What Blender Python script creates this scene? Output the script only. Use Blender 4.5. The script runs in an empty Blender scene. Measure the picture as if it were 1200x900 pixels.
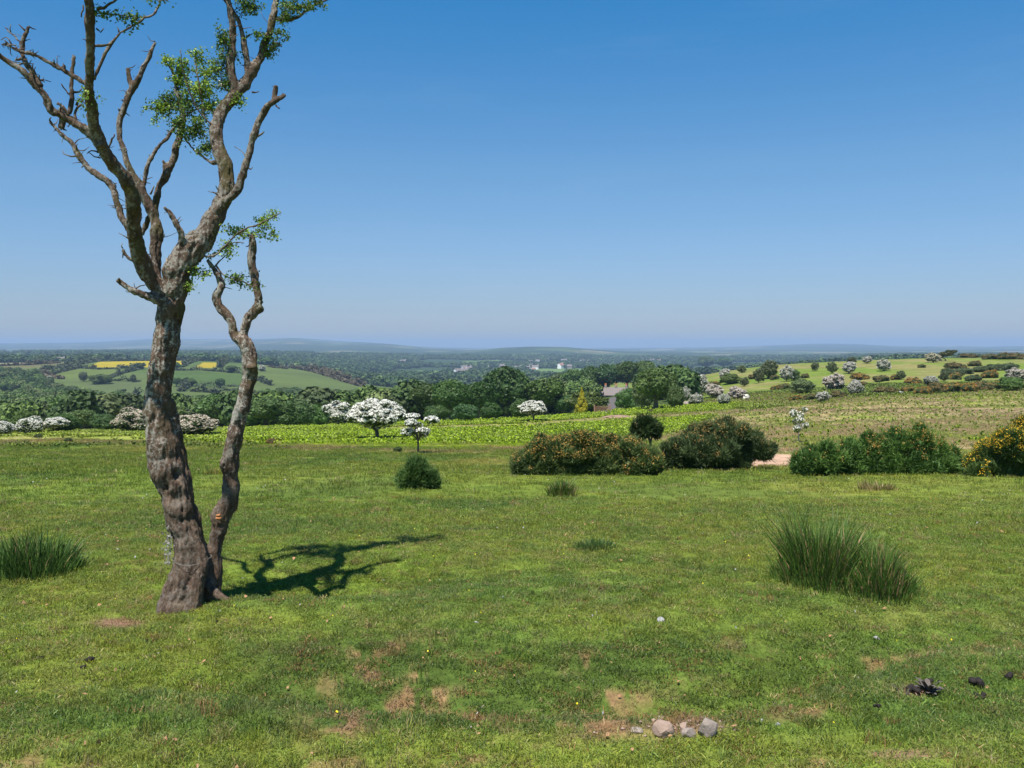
import bpy, math, random
import numpy as np
from mathutils import Vector, Matrix, kdtree, noise as mnoise

random.seed(7)
R = np.random.default_rng(11)
PI = math.pi
sc = bpy.context.scene
COL = sc.collection

# ------------------------------------------------------------------ camera model
F = 1039.2            # focal length in pixels of the 1200 x 900 photograph
CZ = 1.72             # eye height
PITCH = math.atan(45.0 / F)
cp, sp = math.cos(PITCH), math.sin(PITCH)

def tan_row(p):       # downward slope of the ray through picture row p
    v = (450.0 - np.asarray(p, float)) / F
    return -(-sp + v * cp) / (cp + v * sp)

def W(px, py, Y):     # point at distance Y seen at picture position px, py
    h = (px - 600.0) / F
    v = (450.0 - py) / F
    dy = cp + v * sp
    dz = -sp + v * cp
    return Vector((h / dy * Y, Y, CZ + dz / dy * Y))

# ------------------------------------------------------------------ numpy noise
def _h(ix, iy, s):
    n = (ix.astype(np.int64) * 374761393 + iy.astype(np.int64) * 668265263 + s * 1442695041) & 0xFFFFFFFF
    n = ((n ^ (n >> 13)) * 1274126177) & 0xFFFFFFFF
    n = (n ^ (n >> 16)) & 0xFFFFFFFF
    return (n % 100003) / 100003.0

def vn(x, y, s=0):
    x = np.asarray(x, float); y = np.asarray(y, float)
    ix = np.floor(x); iy = np.floor(y)
    fx = x - ix; fy = y - iy
    fx = fx * fx * (3 - 2 * fx); fy = fy * fy * (3 - 2 * fy)
    a = _h(ix, iy, s); b = _h(ix + 1, iy, s); c = _h(ix, iy + 1, s); d = _h(ix + 1, iy + 1, s)
    return (a * (1 - fx) + b * fx) * (1 - fy) + (c * (1 - fx) + d * fx) * fy

def fbm(x, y, s=0, o=4):
    t = 0; a = 0.5; n = 0
    for i in range(o):
        t = t + a * vn(x * 2 ** i + 17.3 * i, y * 2 ** i - 9.1 * i, s + i); n += a; a *= 0.55
    return t / n

def ss(a, b, x):
    t = np.clip((np.asarray(x, float) - a) / (b - a), 0, 1)
    return t * t * (3 - 2 * t)

# ------------------------------------------------------------------ terrain
TX = [-260, 0, 100, 250, 350, 400, 450, 500, 600, 700, 800, 900, 1050, 1200, 1460]
T = {
 36: [531, 531, 531, 530, 530, 530, 530, 530, 530, 530, 528, 526, 523, 520, 518],
 55: [518, 517, 517, 516, 516, 515, 515, 514, 513, 512, 508, 503, 496, 490, 486],
 75: [511, 511, 510, 508, 507, 506, 505, 503, 502, 499, 494, 487, 478, 474, 470],
 100: [507, 506, 506, 503, 500, 499, 498, 496, 494, 490, 483, 474, 465, 462, 460],
 150: [506, 505, 503, 500, 497, 496, 494, 493, 490, 484, 474, 463, 455, 452, 450],
 220: [510, 508, 505, 500, 496, 494, 492, 490, 486, 478, 464, 449, 441, 438, 437],
 350: [490, 488, 486, 488, 486, 484, 482, 480, 475, 464, 440, 425, 418, 415, 415],
 500: [474, 474, 475, 478, 476, 474, 472, 472, 468, 460, 450, 432, 424, 424, 424],
 700: [462, 462, 464, 468, 466, 466, 466, 466, 463, 458, 450, 436, 426, 426, 426],
 900: [441, 441, 441, 441, 445, 452, 461, 460, 458, 454, 448, 438, 427, 427, 427],
 1100: [430, 430, 428, 425, 430, 443, 457, 455, 453, 450, 446, 438, 427, 427, 427],
 1350: [424, 424, 421.5, 420, 430, 444, 454, 452, 450, 447, 444, 437, 426, 426, 426],
 1600: [426, 426, 425, 425, 433, 446, 450, 448, 447, 445, 442, 437, 426, 426, 426],
 2000: [424, 424, 424, 424, 430, 438, 441, 441, 440, 440, 438, 433, 424, 424, 424],
 2800: [418, 418, 418, 417, 420, 424, 428, 430, 431, 431, 430, 428, 420, 420, 420],
 4000: [413, 413, 413, 413, 414, 415, 417, 418, 420, 421, 421, 420, 417, 417, 417],
}
def rowz(p, Y): return -Y * tan_row(p)
UG = np.linspace(-0.80, 0.80, 641)
LG = np.linspace(math.log(0.8), math.log(24000), 700)
_us = (np.array(TX) - 600.0) / F
PXG = UG * F + 600
_ys = [0.8, 6, 8, 10.5, 19] + sorted(T) + [6000, 9000, 14000, 16500, 24000]
_rows = []
for Y in _ys:
    if Y <= 6: z = np.full(len(UG), -1.72 - 0.01 * (Y > 1))
    elif Y == 8: z = np.full(len(UG), -1.79)
    elif Y == 10.5: z = np.full(len(UG), -1.98)
    elif Y == 19: z = np.full(len(UG), float(rowz(553, 19)))
    elif Y in T: z = np.interp(UG, _us, rowz(np.array(T[Y], float), Y))
    elif Y == 6000:
        z = rowz(np.interp(PXG, [-260, 0, 300, 400, 500, 560, 585, 620, 660, 690, 740, 900, 1200, 1460],
                           [412, 412, 411, 411, 413, 411, 407.5, 405.3, 405.8, 409, 413, 414, 412, 412]), Y)
    elif Y == 9000:
        z = rowz(np.interp(PXG, [-260, 0, 150, 260, 300, 340, 370, 385, 410, 440, 470, 500, 560, 800, 900, 1100, 1460],
                           [409, 409, 408, 405, 401, 398.5, 400.5, 403, 402, 402, 404.5, 408.5, 411, 411, 410, 410, 410]), Y)
    elif Y == 14000:
        z = rowz(-1.3 * (np.interp(PXG, [120, 180, 380, 460], [0, 1, 1, 0]) + np.interp(PXG, [860, 940, 1010, 1090], [0, 1, 1, 0])) + np.interp(PXG, [-260, 0, 60, 110, 150, 180, 240, 300, 345, 400, 450, 500, 560, 620, 700, 800, 850, 900, 940, 970, 1000, 1040, 1080, 1120, 1160, 1200, 1460],
                           [404, 402, 401.5, 400.8, 399.5, 397.5, 398.5, 398.5, 397, 401, 403, 407, 408.5, 409, 408.6, 407.6, 406.8, 405.3, 404.2, 403.8, 404.3, 406, 406.2, 405.6, 406.2, 405.2, 405]), Y)
    else: z = _rows[-1] * 1.0 - (14 if Y == 16500 else 0)
    _rows.append(z)
_ly = np.log(_ys); _tab = np.array(_rows)
ZG = np.empty((len(LG), len(UG)))
for j in range(len(UG)): ZG[:, j] = np.interp(LG, _ly, _tab[:, j])
def blur(A, s, ax):
    k = int(3 * s) + 1; w = np.exp(-0.5 * (np.arange(-k, k + 1) / s) ** 2); w /= w.sum()
    P = np.concatenate([np.repeat(A.take([0], ax), k, ax), A, np.repeat(A.take([-1], ax), k, ax)], ax)
    return sum(w[i] * P.take(range(i, i + A.shape[ax]), ax) for i in range(2 * k + 1))
_Z1 = blur(blur(ZG, 7, 0), 12, 1)
_Zf = blur(blur(ZG, 3, 0), 2.5, 1)
wfar = ss(math.log(4000), math.log(6500), LG)[:, None]
ZG = _Z1 * (1 - wfar) + _Zf * wfar

def zbase(X, Y):
    X = np.asarray(X, float); Y = np.asarray(Y, float)
    r = np.hypot(X, Y); a = np.arctan2(X, Y)
    lim = math.radians(38)
    ac = np.clip(a, -lim, lim)
    # behind the camera blend the two edge profiles
    back = np.abs(a) > lim
    u = np.tan(ac); d = r * np.cos(ac)
    l = np.log(np.clip(d, 0.81, 23900))
    def look(u):
        fi = (l - LG[0]) / (LG[1] - LG[0]); fj = (u - UG[0]) / (UG[1] - UG[0])
        i = np.clip(fi.astype(int), 0, len(LG) - 2); j = np.clip(fj.astype(int), 0, len(UG) - 2)
        fi = np.clip(fi - i, 0, 1); fj = np.clip(fj - j, 0, 1)
        return (ZG[i, j] * (1 - fi) + ZG[i + 1, j] * fi) * (1 - fj) + (ZG[i, j + 1] * (1 - fi) + ZG[i + 1, j + 1] * fi) * fj
    z = look(u)
    e = math.tan(lim)
    w = np.clip((a + PI) / (2 * PI), 0, 1)
    # at the back, cross-fade between the left and the right edge column
    t = ss(lim, PI, np.abs(a)) * 0.5
    zo = look(np.where(a > 0, -e, e))
    return np.where(back, z * (1 - t) + zo * t, z)

def zdet(X, Y):
    X = np.asarray(X, float); Y = np.asarray(Y, float)
    r = np.hypot(X, Y)
    px = 600 + F * X / np.maximum(Y, .5)
    # shallow hollow across the foreground
    yc = 4.30 + 0.95 * ss(0.9, 2.7, X) + 0.25 * ss(-0.4, -1.8, X)
    wx = ss(-2.3, -1.0, X) * (1 - 0.75 * ss(1.6, 3.2, X))
    d = Y - yc
    prof = np.where(d < 0, np.exp(-(d / 0.16) ** 2), np.exp(-(d / 0.62) ** 2))
    z = -0.32 * wx * prof
    # lip on the near side of the hollow
    z = z + 0.025 * wx * np.exp(-((Y - yc + 0.42) / 0.22) ** 2)
    # ground sinks a little round the old tree, a green hump at its right foot, lower again behind it
    z = z - 0.085 * np.exp(-(((X + 2.1) / 1.1) ** 2 + ((Y - 5.9) / 0.8) ** 2))
    z = z + 0.075 * np.exp(-(((X + 1.86) / 0.30) ** 2 + ((Y - 5.92) / 0.20) ** 2))
    z = z + 0.06 * np.exp(-(((X + 1.40) / 0.45) ** 2 + ((Y - 5.98) / 0.22) ** 2))
    z = z - 0.20 * np.exp(-(((X + 1.40) / 0.85) ** 2 + ((Y - 6.75) / 0.45) ** 2))
    # general roughness
    near = np.exp(-r / 60)
    z = z + 0.05 * (fbm(X * .9, Y * .9, 3) - .5) * near + 0.022 * (fbm(X * 5, Y * 5, 9, 3) - .5) * near
    z = z + 0.9 * (fbm(X / 14, Y / 14, 21) - .5) * ss(14, 60, r) * (1 - ss(400, 900, r))
    # wooded ripples far off
    z = z + r * 0.0016 * (fbm(X / (0.05 * 9000), Y / 900, 31) - .5) * ss(2500, 7000, r)
    return z

def zg(X, Y): return CZ + zbase(X, Y) + zdet(X, Y)

def pix(X, Y, z):     # inverse of W
    X = np.asarray(X, float); Y = np.asarray(Y, float); z = np.asarray(z, float) - CZ
    dep = Y * cp - z * sp
    dep = np.where(np.abs(dep) < 1e-3, 1e-3, dep)
    return 600 + F * X / dep, 450 - F * (Y * sp + z * cp) / dep

_L = np.exp(np.linspace(math.log(2.5), math.log(16000), 5000))
def place(px, py, ymin=2.5, ymax=16000):   # where the ground is met at a picture position
    h = (px - 600.0) / F; v = (450.0 - py) / F
    dy = cp + v * sp; dz = -sp + v * cp
    Ys = _L[(_L >= ymin) & (_L <= ymax)]
    X = h / dy * Ys; zr = CZ + dz / dy * Ys
    zt = zg(X, Ys)
    k = np.where(zt >= zr)[0]
    i = k[0] if len(k) else int(np.argmax(zt - zr))
    return Vector((X[i], Ys[i], zt[i]))
def at(px, Y):
    X = (px - 600) / F * Y
    return Vector((X, Y, float(zg(X, Y))))

# ------------------------------------------------------------------ ground colours (plain albedo)
def inpoly(x, y, poly):
    c = np.zeros(np.shape(x), bool); n = len(poly)
    for i in range(n):
        x1, y1 = poly[i]; x2, y2 = poly[(i + 1) % n]
        if y1 == y2: continue
        k = ((y1 > y) != (y2 > y)) & (x < (x2 - x1) * (y - y1) / (y2 - y1) + x1)
        c ^= k
    return c
def mixc(A, c, w): return A + (np.array(c) - A) * np.asarray(w)[..., None]

def albedo(X, Y, z):
    X = np.asarray(X, float); Y = np.asarray(Y, float)
    r = np.hypot(X, Y)
    px, py = pix(X, Y, z)
    front = (Y > 0.5)
    n1 = fbm(X * .55, Y * .55, 41); n2 = fbm(X * 2.2, Y * 2.2, 47); n3 = fbm(X * .16, Y * .11, 53); n4 = fbm(X * 9, Y * 9, 59, 3)
    A = np.zeros(X.shape + (3,)) + np.array((0.128, 0.176, 0.024))
    A = mixc(A, (0.172, 0.192, 0.030), ss(.40, .70, n1) * .42)
    A = mixc(A, (0.070, 0.118, 0.020), ss(.50, .70, n2) * .48)
    A = mixc(A, (0.225, 0.200, 0.045), ss(.52, .72, n3) * .75 * ss(6, 11, r))
    A = mixc(A, (0.082, 0.135, 0.024), ss(.52, .66, fbm(X * .3, Y * .5, 61)) * .8)
    # olive, drier turf farther back
    A = mixc(A, (0.175, 0.200, 0.034), ss(8, 13, r) * .40 * ss(.3, .6, fbm(X * .25, Y * .25, 63)))
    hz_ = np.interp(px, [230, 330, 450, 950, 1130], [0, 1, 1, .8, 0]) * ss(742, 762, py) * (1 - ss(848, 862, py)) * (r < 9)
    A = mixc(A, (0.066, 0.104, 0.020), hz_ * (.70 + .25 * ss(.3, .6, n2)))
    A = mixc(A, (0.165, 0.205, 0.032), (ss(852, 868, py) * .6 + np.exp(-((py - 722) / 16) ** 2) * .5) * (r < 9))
    # worn brownish patches in the hollow's slope
    ho = ss(740, 765, py) * (1 - ss(850, 875, py)) * ss(330, 430, px) * (1 - .5 * ss(700, 760, px))
    dry = ss(.47, .66, fbm(X * 2.2, Y * 3.4, 71)) * ss(.42, .58, fbm(X * 14, Y * 14, 77, 3)) * (ho * 1.3 + .15)
    dry = np.maximum(dry, ss(.60, .72, fbm(X * 2.6 + 9, Y * 5, 73)) * ss(835, 880, py) * ss(.42, .6, n4) * .8)
    A = mixc(A, (0.23, 0.145, 0.070), np.clip(dry, 0, 1) * (r < 9))
    # bare soil left of the tree's foot and near the stones
    soil = np.exp(-(((px - 140) / 52) ** 2 + ((py - 731) / 8) ** 2)) + .9 * np.exp(-(((px - 800) / 80) ** 2 + ((py - 852) / 11) ** 2)) \
        + .8 * np.exp(-(((px - 1072) / 34) ** 2 + ((py - 808) / 9) ** 2)) + .9 * np.exp(-(((px - 1080) / 90) ** 2 + ((py - 884) / 8) ** 2)) \
        + .8 * np.exp(-(((px - 120) / 45) ** 2 + ((py - 895) / 9) ** 2))
    soil = soil * (r < 9)
    A = mixc(A, (0.20, 0.130, 0.075), ss(.35, .8, soil * (.55 + .9 * n4)))
    # ---- picture-traced zones of the middle distance
    jx = (fbm(X / 3.0, Y / 3.0, 81) - .5) * 6; q = py + jx * ss(20, 40, r)
    def band(top, bot, soft=1.5):
        t = np.interp(px, *top); b = np.interp(px, *bot)
        return ss(-soft, soft, q - t) * (1 - ss(-soft, soft, q - b))
    mid = (r > 24) & (r < 420) & front
    sl = ss(.35, .62, fbm(X / 10, Y / 22, 83))
    base2 = mixc(mixc(np.zeros_like(A) + np.array((0.130, 0.182, 0.028)), (0.23, 0.185, 0.08), sl * .7), (0.10, 0.15, .02), ss(.5, .7, fbm(X / 6, Y / 9, 87)) * .5)
    A = np.where((mid & (r > 70))[..., None], base2, A)
    heath = band(([760, 800, 900, 1050, 1200, 1400], [502, 488, 478, 464, 456, 452]), ([760, 800, 860, 950, 1200, 1400], [515, 530, 536, 530, 534, 534]), 3)
    hc = mixc(np.zeros_like(A) + np.array((0.32, 0.26, 0.12)), (0.20, 0.26, 0.03), ss(.40, .60, fbm(X / 1.6, Y / 2.4, 89)) * .75)
    hc = mixc(hc, (0.30, 0.22, 0.13), ss(.5, .7, fbm(X / 5, Y / 12, 93)) * .5)
    A = np.where(mid[..., None], A + (hc - A) * heath[..., None], A)
    brk = band(([0, 100, 300, 450, 600, 700, 800, 900, 960], [500, 500, 496, 492, 486, 480, 474, 470, 466]),
               ([0, 60, 200, 350, 450, 600, 700, 790, 860, 960], [511, 513, 517, 522, 524, 524, 518, 508, 480, 470]), 2)
    brk = brk * (1 - ss(840, 930, px)) * (1 - .45 * (1 - ss(120, 320, px)))
    bc = mixc(np.zeros_like(A) + np.array((0.225, 0.315, 0.014)), (0.18, 0.235, 0.022), ss(.5, .62, fbm(X / 1.5, Y / 2.0, 95)) * .6)
    A = np.where(mid[..., None], A + (bc - A) * brk[..., None], A)
    tan = band(([380, 500, 600, 700, 800, 900], [503, 500, 496.5, 490, 484, 479]), ([380, 500, 600, 700, 800, 900], [503.5, 502.5, 500, 494, 489, 484]), .9)
    A = np.where(mid[..., None], mixc(A, (0.27, 0.20, 0.11), tan * .75), A)
    rd = band(([240, 400, 560, 640, 760], [515, 521, 522, 523, 525]), ([240, 400, 560, 640, 760], [521, 529, 530, 529, 528]), 2) * ss(.42, .58, fbm(X / 1.4, Y / 3, 97))
    A = np.where((mid | (r > 20) & (r < 60))[..., None], mixc(A, (0.27, 0.18, 0.10), rd * .55), A)
    # pale sandy hollow between the gorse bushes
    sand = np.exp(-(((px - 905) / 34) ** 4 + ((py - 539) / 7.5) ** 4)) + np.exp(-(((px - 790) / 22) ** 2 + ((py - 545) / 3.5) ** 2))
    sand = np.where((r > 10) & (r < 45), sand, 0)
    A = mixc(A, (0.46, 0.30, 0.20), ss(.25, .6, sand * (.5 + fbm(X * .9, Y * .9, 99))))
    # wood floor
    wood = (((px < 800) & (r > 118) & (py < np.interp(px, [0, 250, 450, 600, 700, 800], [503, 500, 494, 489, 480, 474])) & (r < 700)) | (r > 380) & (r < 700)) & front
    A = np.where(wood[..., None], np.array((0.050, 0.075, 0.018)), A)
    # ---- fields of the hill on the left
    g1 = np.array((0.125, 0.175, 0.045))
    hill = (r >= 620) & (r < 1480) & (px < 480) & front
    G = np.zeros_like(A) + g1
    G = mixc(G, (0.105, 0.165, 0.035), ss(438, 436, py) * 1.0)
    G = mixc(G, (0.14, 0.185, 0.055), ss(.4, .6, fbm(X / 60, Y / 120, 101)) * .6)
    fields = [([(103, 429.5), (117, 424), (172, 422.6), (227, 422.4), (215, 428), (190, 430.5), (120, 431)], (0.50, 0.40, 0.02)),
              ([(230, 430), (238, 424.6), (257, 425), (256, 429), (250, 431), (232, 431)], (0.50, 0.39, 0.02)),
              ([(0, 433), (80, 429), (95, 427), (60, 424), (0, 427)], (0.19, 0.18, 0.07)),
              ([(55, 442), (75, 432), (150, 433), (128, 442), (100, 444)], (0.15, 0.20, 0.045)),
              ([(100, 449), (165, 447), (165, 465), (105, 462)], (0.135, 0.175, 0.06)),
              ([(205, 434), (285, 438), (282, 452), (230, 452), (200, 450)], (0.095, 0.155, 0.035)),
              ([(285, 420), (345, 425), (420, 452), (330, 452), (285, 440)], (0.14, 0.19, 0.05))]
    for po, c in fields: G = np.where(inpoly(px, py, po)[..., None], np.array(c), G)
    A = np.where(hill[..., None], G * .60, A)
    lf = (px < 90) & (r > 250) & (r < 640) & (py > 455) & front
    A = np.where(lf[..., None], np.array((0.09, 0.16, 0.025)), A)
    # ---- far patchwork of fields and woods, no picture reference
    far = (r >= 1320) & ~hill | ((~front) & (r > 400))
    S = np.where(r < 4500, 150.0, 210.0)
    ang = 0.5 + 0.4 * np.sin(X / 2300.0)
    wx = X + 60 * (fbm(X / 300, Y / 300, 111) - .5) * 2; wy = Y * .55 + 60 * (fbm(X / 300 + 5, Y / 300, 113) - .5) * 2
    ca, sa = np.cos(.5), np.sin(.5)
    cx = (wx * ca - wy * sa) / S; cy = (wx * sa + wy * ca) / S
    hsh = _h(np.floor(cx), np.floor(cy), 5)
    pal = np.array([(0.06, 0.11, .025), (0.34, 0.32, .18), (0.13, 0.18, .05), (0.035, 0.06, .02), (0.035, 0.06, .02), (0.19, 0.19, .08), (0.035, 0.06, 0.02), (0.36, 0.30, .19), (0.035, 0.06, 0.02), (0.08, 0.13, .03)])
    P = pal[(hsh * 9.99).astype(int)]
    P = np.where((fbm(X / 900, Y / 1600, 121) > .53)[..., None], np.array((0.035, 0.058, 0.02)), P)
    P = np.where((r > 4500)[..., None], P * .42 + np.array((.012, .022, .008)), P)
    A = np.where(far[..., None], P, A)
    vf = far & (((px > 615) & (px < 760) & (py > 431) & (py < 440) & (r < 3200)) | ((px > 430) & (px < 520) & (py > 434.5) & (py < 441.5) & (r < 2400)))
    A = np.where(vf[..., None], np.array((0.105, 0.165, 0.04)), A)
    return A

def woodmask(X, Y):   # true where far woods may grow
    z = zg(X, Y); px, py = pix(X, Y, z)
    vf = ((px > 620) & (px < 755) & (py > 432) & (py < 440)) | ((px > 432) & (px < 518) & (py > 435) & (py < 441))
    gap = fbm(X / 230, Y / 420, 131) > .555
    return ~(vf | gap)

# ------------------------------------------------------------------ mesh helpers
def mesh_np(name, V, Fq, mats=(), smooth=False, attrs=None):
    """V (n,3); Fq list of index arrays (each (m,3) or (m,4)); attrs {name:(type,domain,array)}"""
    me = bpy.data.meshes.new(name)
    V = np.asarray(V, np.float32)
    me.vertices.add(len(V)); me.vertices.foreach_set('co', V.ravel())
    Fq = [f for f in Fq if len(f)]
    tot = np.concatenate([np.full(len(f), f.shape[1], np.int32) for f in Fq])
    idx = np.concatenate([f.astype(np.int32).ravel() for f in Fq])
    me.loops.add(len(idx)); me.loops.foreach_set('vertex_index', idx)
    me.polygons.add(len(tot))
    st = np.concatenate([[0], np.cumsum(tot)[:-1]]).astype(np.int32)
    me.polygons.foreach_set('loop_start', st); me.polygons.foreach_set('loop_total', tot)
    me.polygons.foreach_set('use_smooth', np.full(len(tot), smooth, bool))
    for k, (ty, dom, arr) in (attrs or {}).items():
        at_ = me.attributes.new(k, ty, dom)
        a = np.asarray(arr, np.float32)
        if ty == 'FLOAT_COLOR':
            if a.shape[-1] == 3: a = np.concatenate([a, np.ones(a.shape[:-1] + (1,), np.float32)], -1)
            at_.data.foreach_set('color', a.ravel())
        elif ty == 'FLOAT_VECTOR': at_.data.foreach_set('vector', a.ravel())
        elif ty == 'INT': at_.data.foreach_set('value', np.asarray(arr, np.int32).ravel())
        else: at_.data.foreach_set('value', a.ravel())
    for m in mats: me.materials.append(m)
    me.update(calc_edges=True)
    me.validate()
    return me

def link(name, me, parent=None, loc=None):
    o = bpy.data.objects.new(name, me); COL.objects.link(o)
    if parent is not None: o.parent = parent
    if loc is not None: o.location = loc
    return o
def tag(o, label=None, cat=None, group=None, kind=None):
    if label: o['label'] = label
    if cat: o['category'] = cat
    if group: o['group'] = group
    if kind: o['kind'] = kind
    return o
def empty(name, loc, label=None, cat=None, group=None, rz=0.0):
    o = bpy.data.objects.new(name, None); COL.objects.link(o)
    o.location = loc; o.rotation_euler = (0, 0, rz); o.empty_display_size = .2
    return tag(o, label, cat, group)

class Geo:            # gathers triangles and quads for one mesh
    def __init__(s): s.V = []; s.Q = []; s.T = []; s.n = 0; s.vq = []; s.vt = []
    def add(s, V, Q=None, T=None, var=None):
        V = np.asarray(V, float).reshape(-1, 3)
        if Q is not None and len(Q):
            s.Q.append(np.asarray(Q) + s.n); s.vq.append(np.zeros(len(Q)) + (.5 if var is None else var))
        if T is not None and len(T):
            s.T.append(np.asarray(T) + s.n); s.vt.append(np.zeros(len(T)) + (.5 if var is None else var))
        s.V.append(V); s.n += len(V)
    def mesh(s, name, mats=(), smooth=False):
        F_ = []
        at_ = []
        if s.Q: F_.append(np.concatenate(s.Q)); at_.append(np.concatenate(s.vq))
        if s.T: F_.append(np.concatenate(s.T)); at_.append(np.concatenate(s.vt))
        return mesh_np(name, np.concatenate(s.V), F_, mats, smooth, {'var': ('FLOAT', 'FACE', np.concatenate(at_))})

def unit(v): return v / np.maximum(np.linalg.norm(v, axis=-1, keepdims=True), 1e-9)

def leaves(g, C, N, size, rg, aspect=1.0, var=None, bend=.25):
    """one four-cornered bent leaf clump per centre"""
    n = len(C); size = np.zeros(n) + size
    N = unit(N + rg.normal(0, .55, (n, 3)))
    t = unit(np.cross(N, rg.normal(0, 1, (n, 3)))); b = np.cross(N, t)
    s = size[:, None]
    k = rg.uniform(.6, 1.3, (n, 4, 1))
    P = np.stack([C + t * s * k[:, 0], C + b * s * aspect * k[:, 1] + N * s * bend, C - t * s * k[:, 2], C - b * s * aspect * k[:, 3] - N * s * bend], 1)
    I = np.arange(n * 4).reshape(n, 4)
    T_ = np.concatenate([I[:, [0, 1, 2]], I[:, [0, 2, 3]]])
    v = rg.uniform(0, 1, n) if var is None else var
    g.add(P.reshape(-1, 3), T=T_, var=np.concatenate([v, v]))

def sph_dirs(n, rg):
    v = rg.normal(0, 1, (n, 3)); return unit(v)

def lobe_points(lobes, n, rg, lo=.78, hi=1.08, cull=.80, zmin=None):
    L = np.array(lobes, float)
    a = (L[:, 3] * L[:, 4] + L[:, 4] * L[:, 5] + L[:, 3] * L[:, 5]); a /= a.sum()
    C = np.zeros((0, 3)); D = np.zeros((0, 3)); K = np.zeros(0, int)
    for _ in range(12):
        k = rg.choice(len(L), int(n * 1.5), p=a)
        d = sph_dirs(len(k), rg)
        f = rg.uniform(lo, hi, (len(k), 1)) ; 
        p = L[k, :3] + d * L[k, 3:6] * f
        keep = np.ones(len(k), bool)
        for j in range(len(L)):
            q = np.linalg.norm((p - L[j, :3]) / L[j, 3:6], axis=1)
            keep &= ~((q < cull) & (k != j))
        if zmin is not None: keep &= p[:, 2] > zmin
        C = np.concatenate([C, p[keep]]); D = np.concatenate([D, unit(d / L[k, 3:6])[keep]]); K = np.concatenate([K, k[keep]])
        if len(C) >= n: break
    return C[:n], D[:n], K[:n]

def ico(sub=2):
    import bmesh
    bm = bmesh.new(); bmesh.ops.create_icosphere(bm, subdivisions=sub, radius=1)
    V = np.array([v.co[:] for v in bm.verts]); T_ = np.array([[v.index for v in f.verts] for f in bm.faces]); bm.free()
    return V, T_
ICO1, ICO2, ICO3 = ico(1), ico(2), ico(3)

def rough_ball(g, c, r, rg, amp=.18, I=None, freq=2.2, var=.35):
    V, T_ = I or ICO2
    o = rg.uniform(0, 50, 3)
    d = np.array([mnoise.noise(Vector((v * freq + o).tolist())) for v in V])
    g.add(np.array(c) + V * np.array(r) * (1 + amp * d)[:, None], T=T_, var=var)

def catmull(P, step):
    """P list of tuples (x,y,z,r) -> resampled array"""
    P = np.array(P, float)
    if len(P) == 2: 
        n = max(2, int(np.linalg.norm(P[1, :3] - P[0, :3]) / step)); t = np.linspace(0, 1, n + 1)[:, None]
        return P[0] * (1 - t) + P[1] * t
    Q = np.vstack([2 * P[0] - P[1], P, 2 * P[-1] - P[-2]])
    out = []
    for i in range(1, len(Q) - 2):
        n = max(2, int(np.linalg.norm(Q[i + 1, :3] - Q[i, :3]) / step))
        for k in range(n):
            t = k / n
            out.append(.5 * ((2 * Q[i]) + (-Q[i - 1] + Q[i + 1]) * t + (2 * Q[i - 1] - 5 * Q[i] + 4 * Q[i + 1] - Q[i + 2]) * t * t + (-Q[i - 1] + 3 * Q[i] - 3 * Q[i + 1] + Q[i + 2]) * t ** 3))
    out.append(P[-1])
    out = np.array(out); out[:, 3] = np.maximum(out[:, 3], P[:, 3].min() * .8)
    return out

def tube(g, S, sides=8, wob=0.0, rg=None, var=.5):
    """S (n,4) samples; closed tube with caps"""
    n = len(S); P = S[:, :3]; T_ = np.gradient(P, axis=0); T_ = unit(T_)
    ref = np.array((0.31, 0.87, 0.2)); N = unit(np.cross(T_, ref)); B = np.cross(T_, N)
    a = np.linspace(0, 2 * PI, sides, endpoint=False)
    rr = S[:, 3][:, None] * np.ones((1, sides))
    if wob and rg is not None: rr = rr * (1 + wob * rg.normal(0, 1, (n, 1)) + wob * .6 * rg.normal(0, 1, (n, sides)))
    V = P[:, None, :] + N[:, None, :] * (np.cos(a)[None, :, None] * rr[..., None]) + B[:, None, :] * (np.sin(a)[None, :, None] * rr[..., None])
    V = V.reshape(-1, 3)
    i = np.arange(n - 1)[:, None] * sides; j = np.arange(sides)[None, :]; j2 = (j + 1) % sides
    Q = np.stack([i + j, i + j2, i + sides + j2, i + sides + j], -1).reshape(-1, 4)
    V = np.vstack([V, P[0] - T_[0] * S[0, 3] * .3, P[-1] + T_[-1] * S[-1, 3] * .5])
    c0 = n * sides; c1 = c0 + 1; jj = np.arange(sides)
    Tr = np.concatenate([np.stack([np.full(sides, c0), (jj + 1) % sides, jj], -1), np.stack([np.full(sides, c1), (n - 1) * sides + jj, (n - 1) * sides + (jj + 1) % sides], -1)])
    g.add(V, Q=Q, T=Tr, var=var)

# ------------------------------------------------------------------ materials
def mat(name):
    m = bpy.data.materials.new(name); m.use_nodes = True
    nt = m.node_tree; nt.nodes.clear()
    out = nt.nodes.new('ShaderNodeOutputMaterial')
    return m, nt, out
def N_(nt, ty, **k):
    n = nt.nodes.new(ty)
    for a, v in k.items():
        if a in n.inputs.keys() if isinstance(a, str) else False: n.inputs[a].default_value = v
        else: setattr(n, a, v)
    return n
def princ(nt, out, rough=.8, spec=.25):
    b = nt.nodes.new('ShaderNodeBsdfPrincipled'); b.inputs['Roughness'].default_value = rough
    b.inputs['Specular IOR Level'].default_value = spec
    nt.links.new(b.outputs[0], out.inputs['Surface']); return b
def ramp(nt, fac, stops):
    r = nt.nodes.new('ShaderNodeValToRGB')
    e = r.color_ramp.elements
    while len(e) < len(stops): e.new(.5)
    for i, (p, c) in enumerate(stops): e[i].position = p; e[i].color = tuple(c) + (1,)
    nt.links.new(fac, r.inputs[0]); return r
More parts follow.
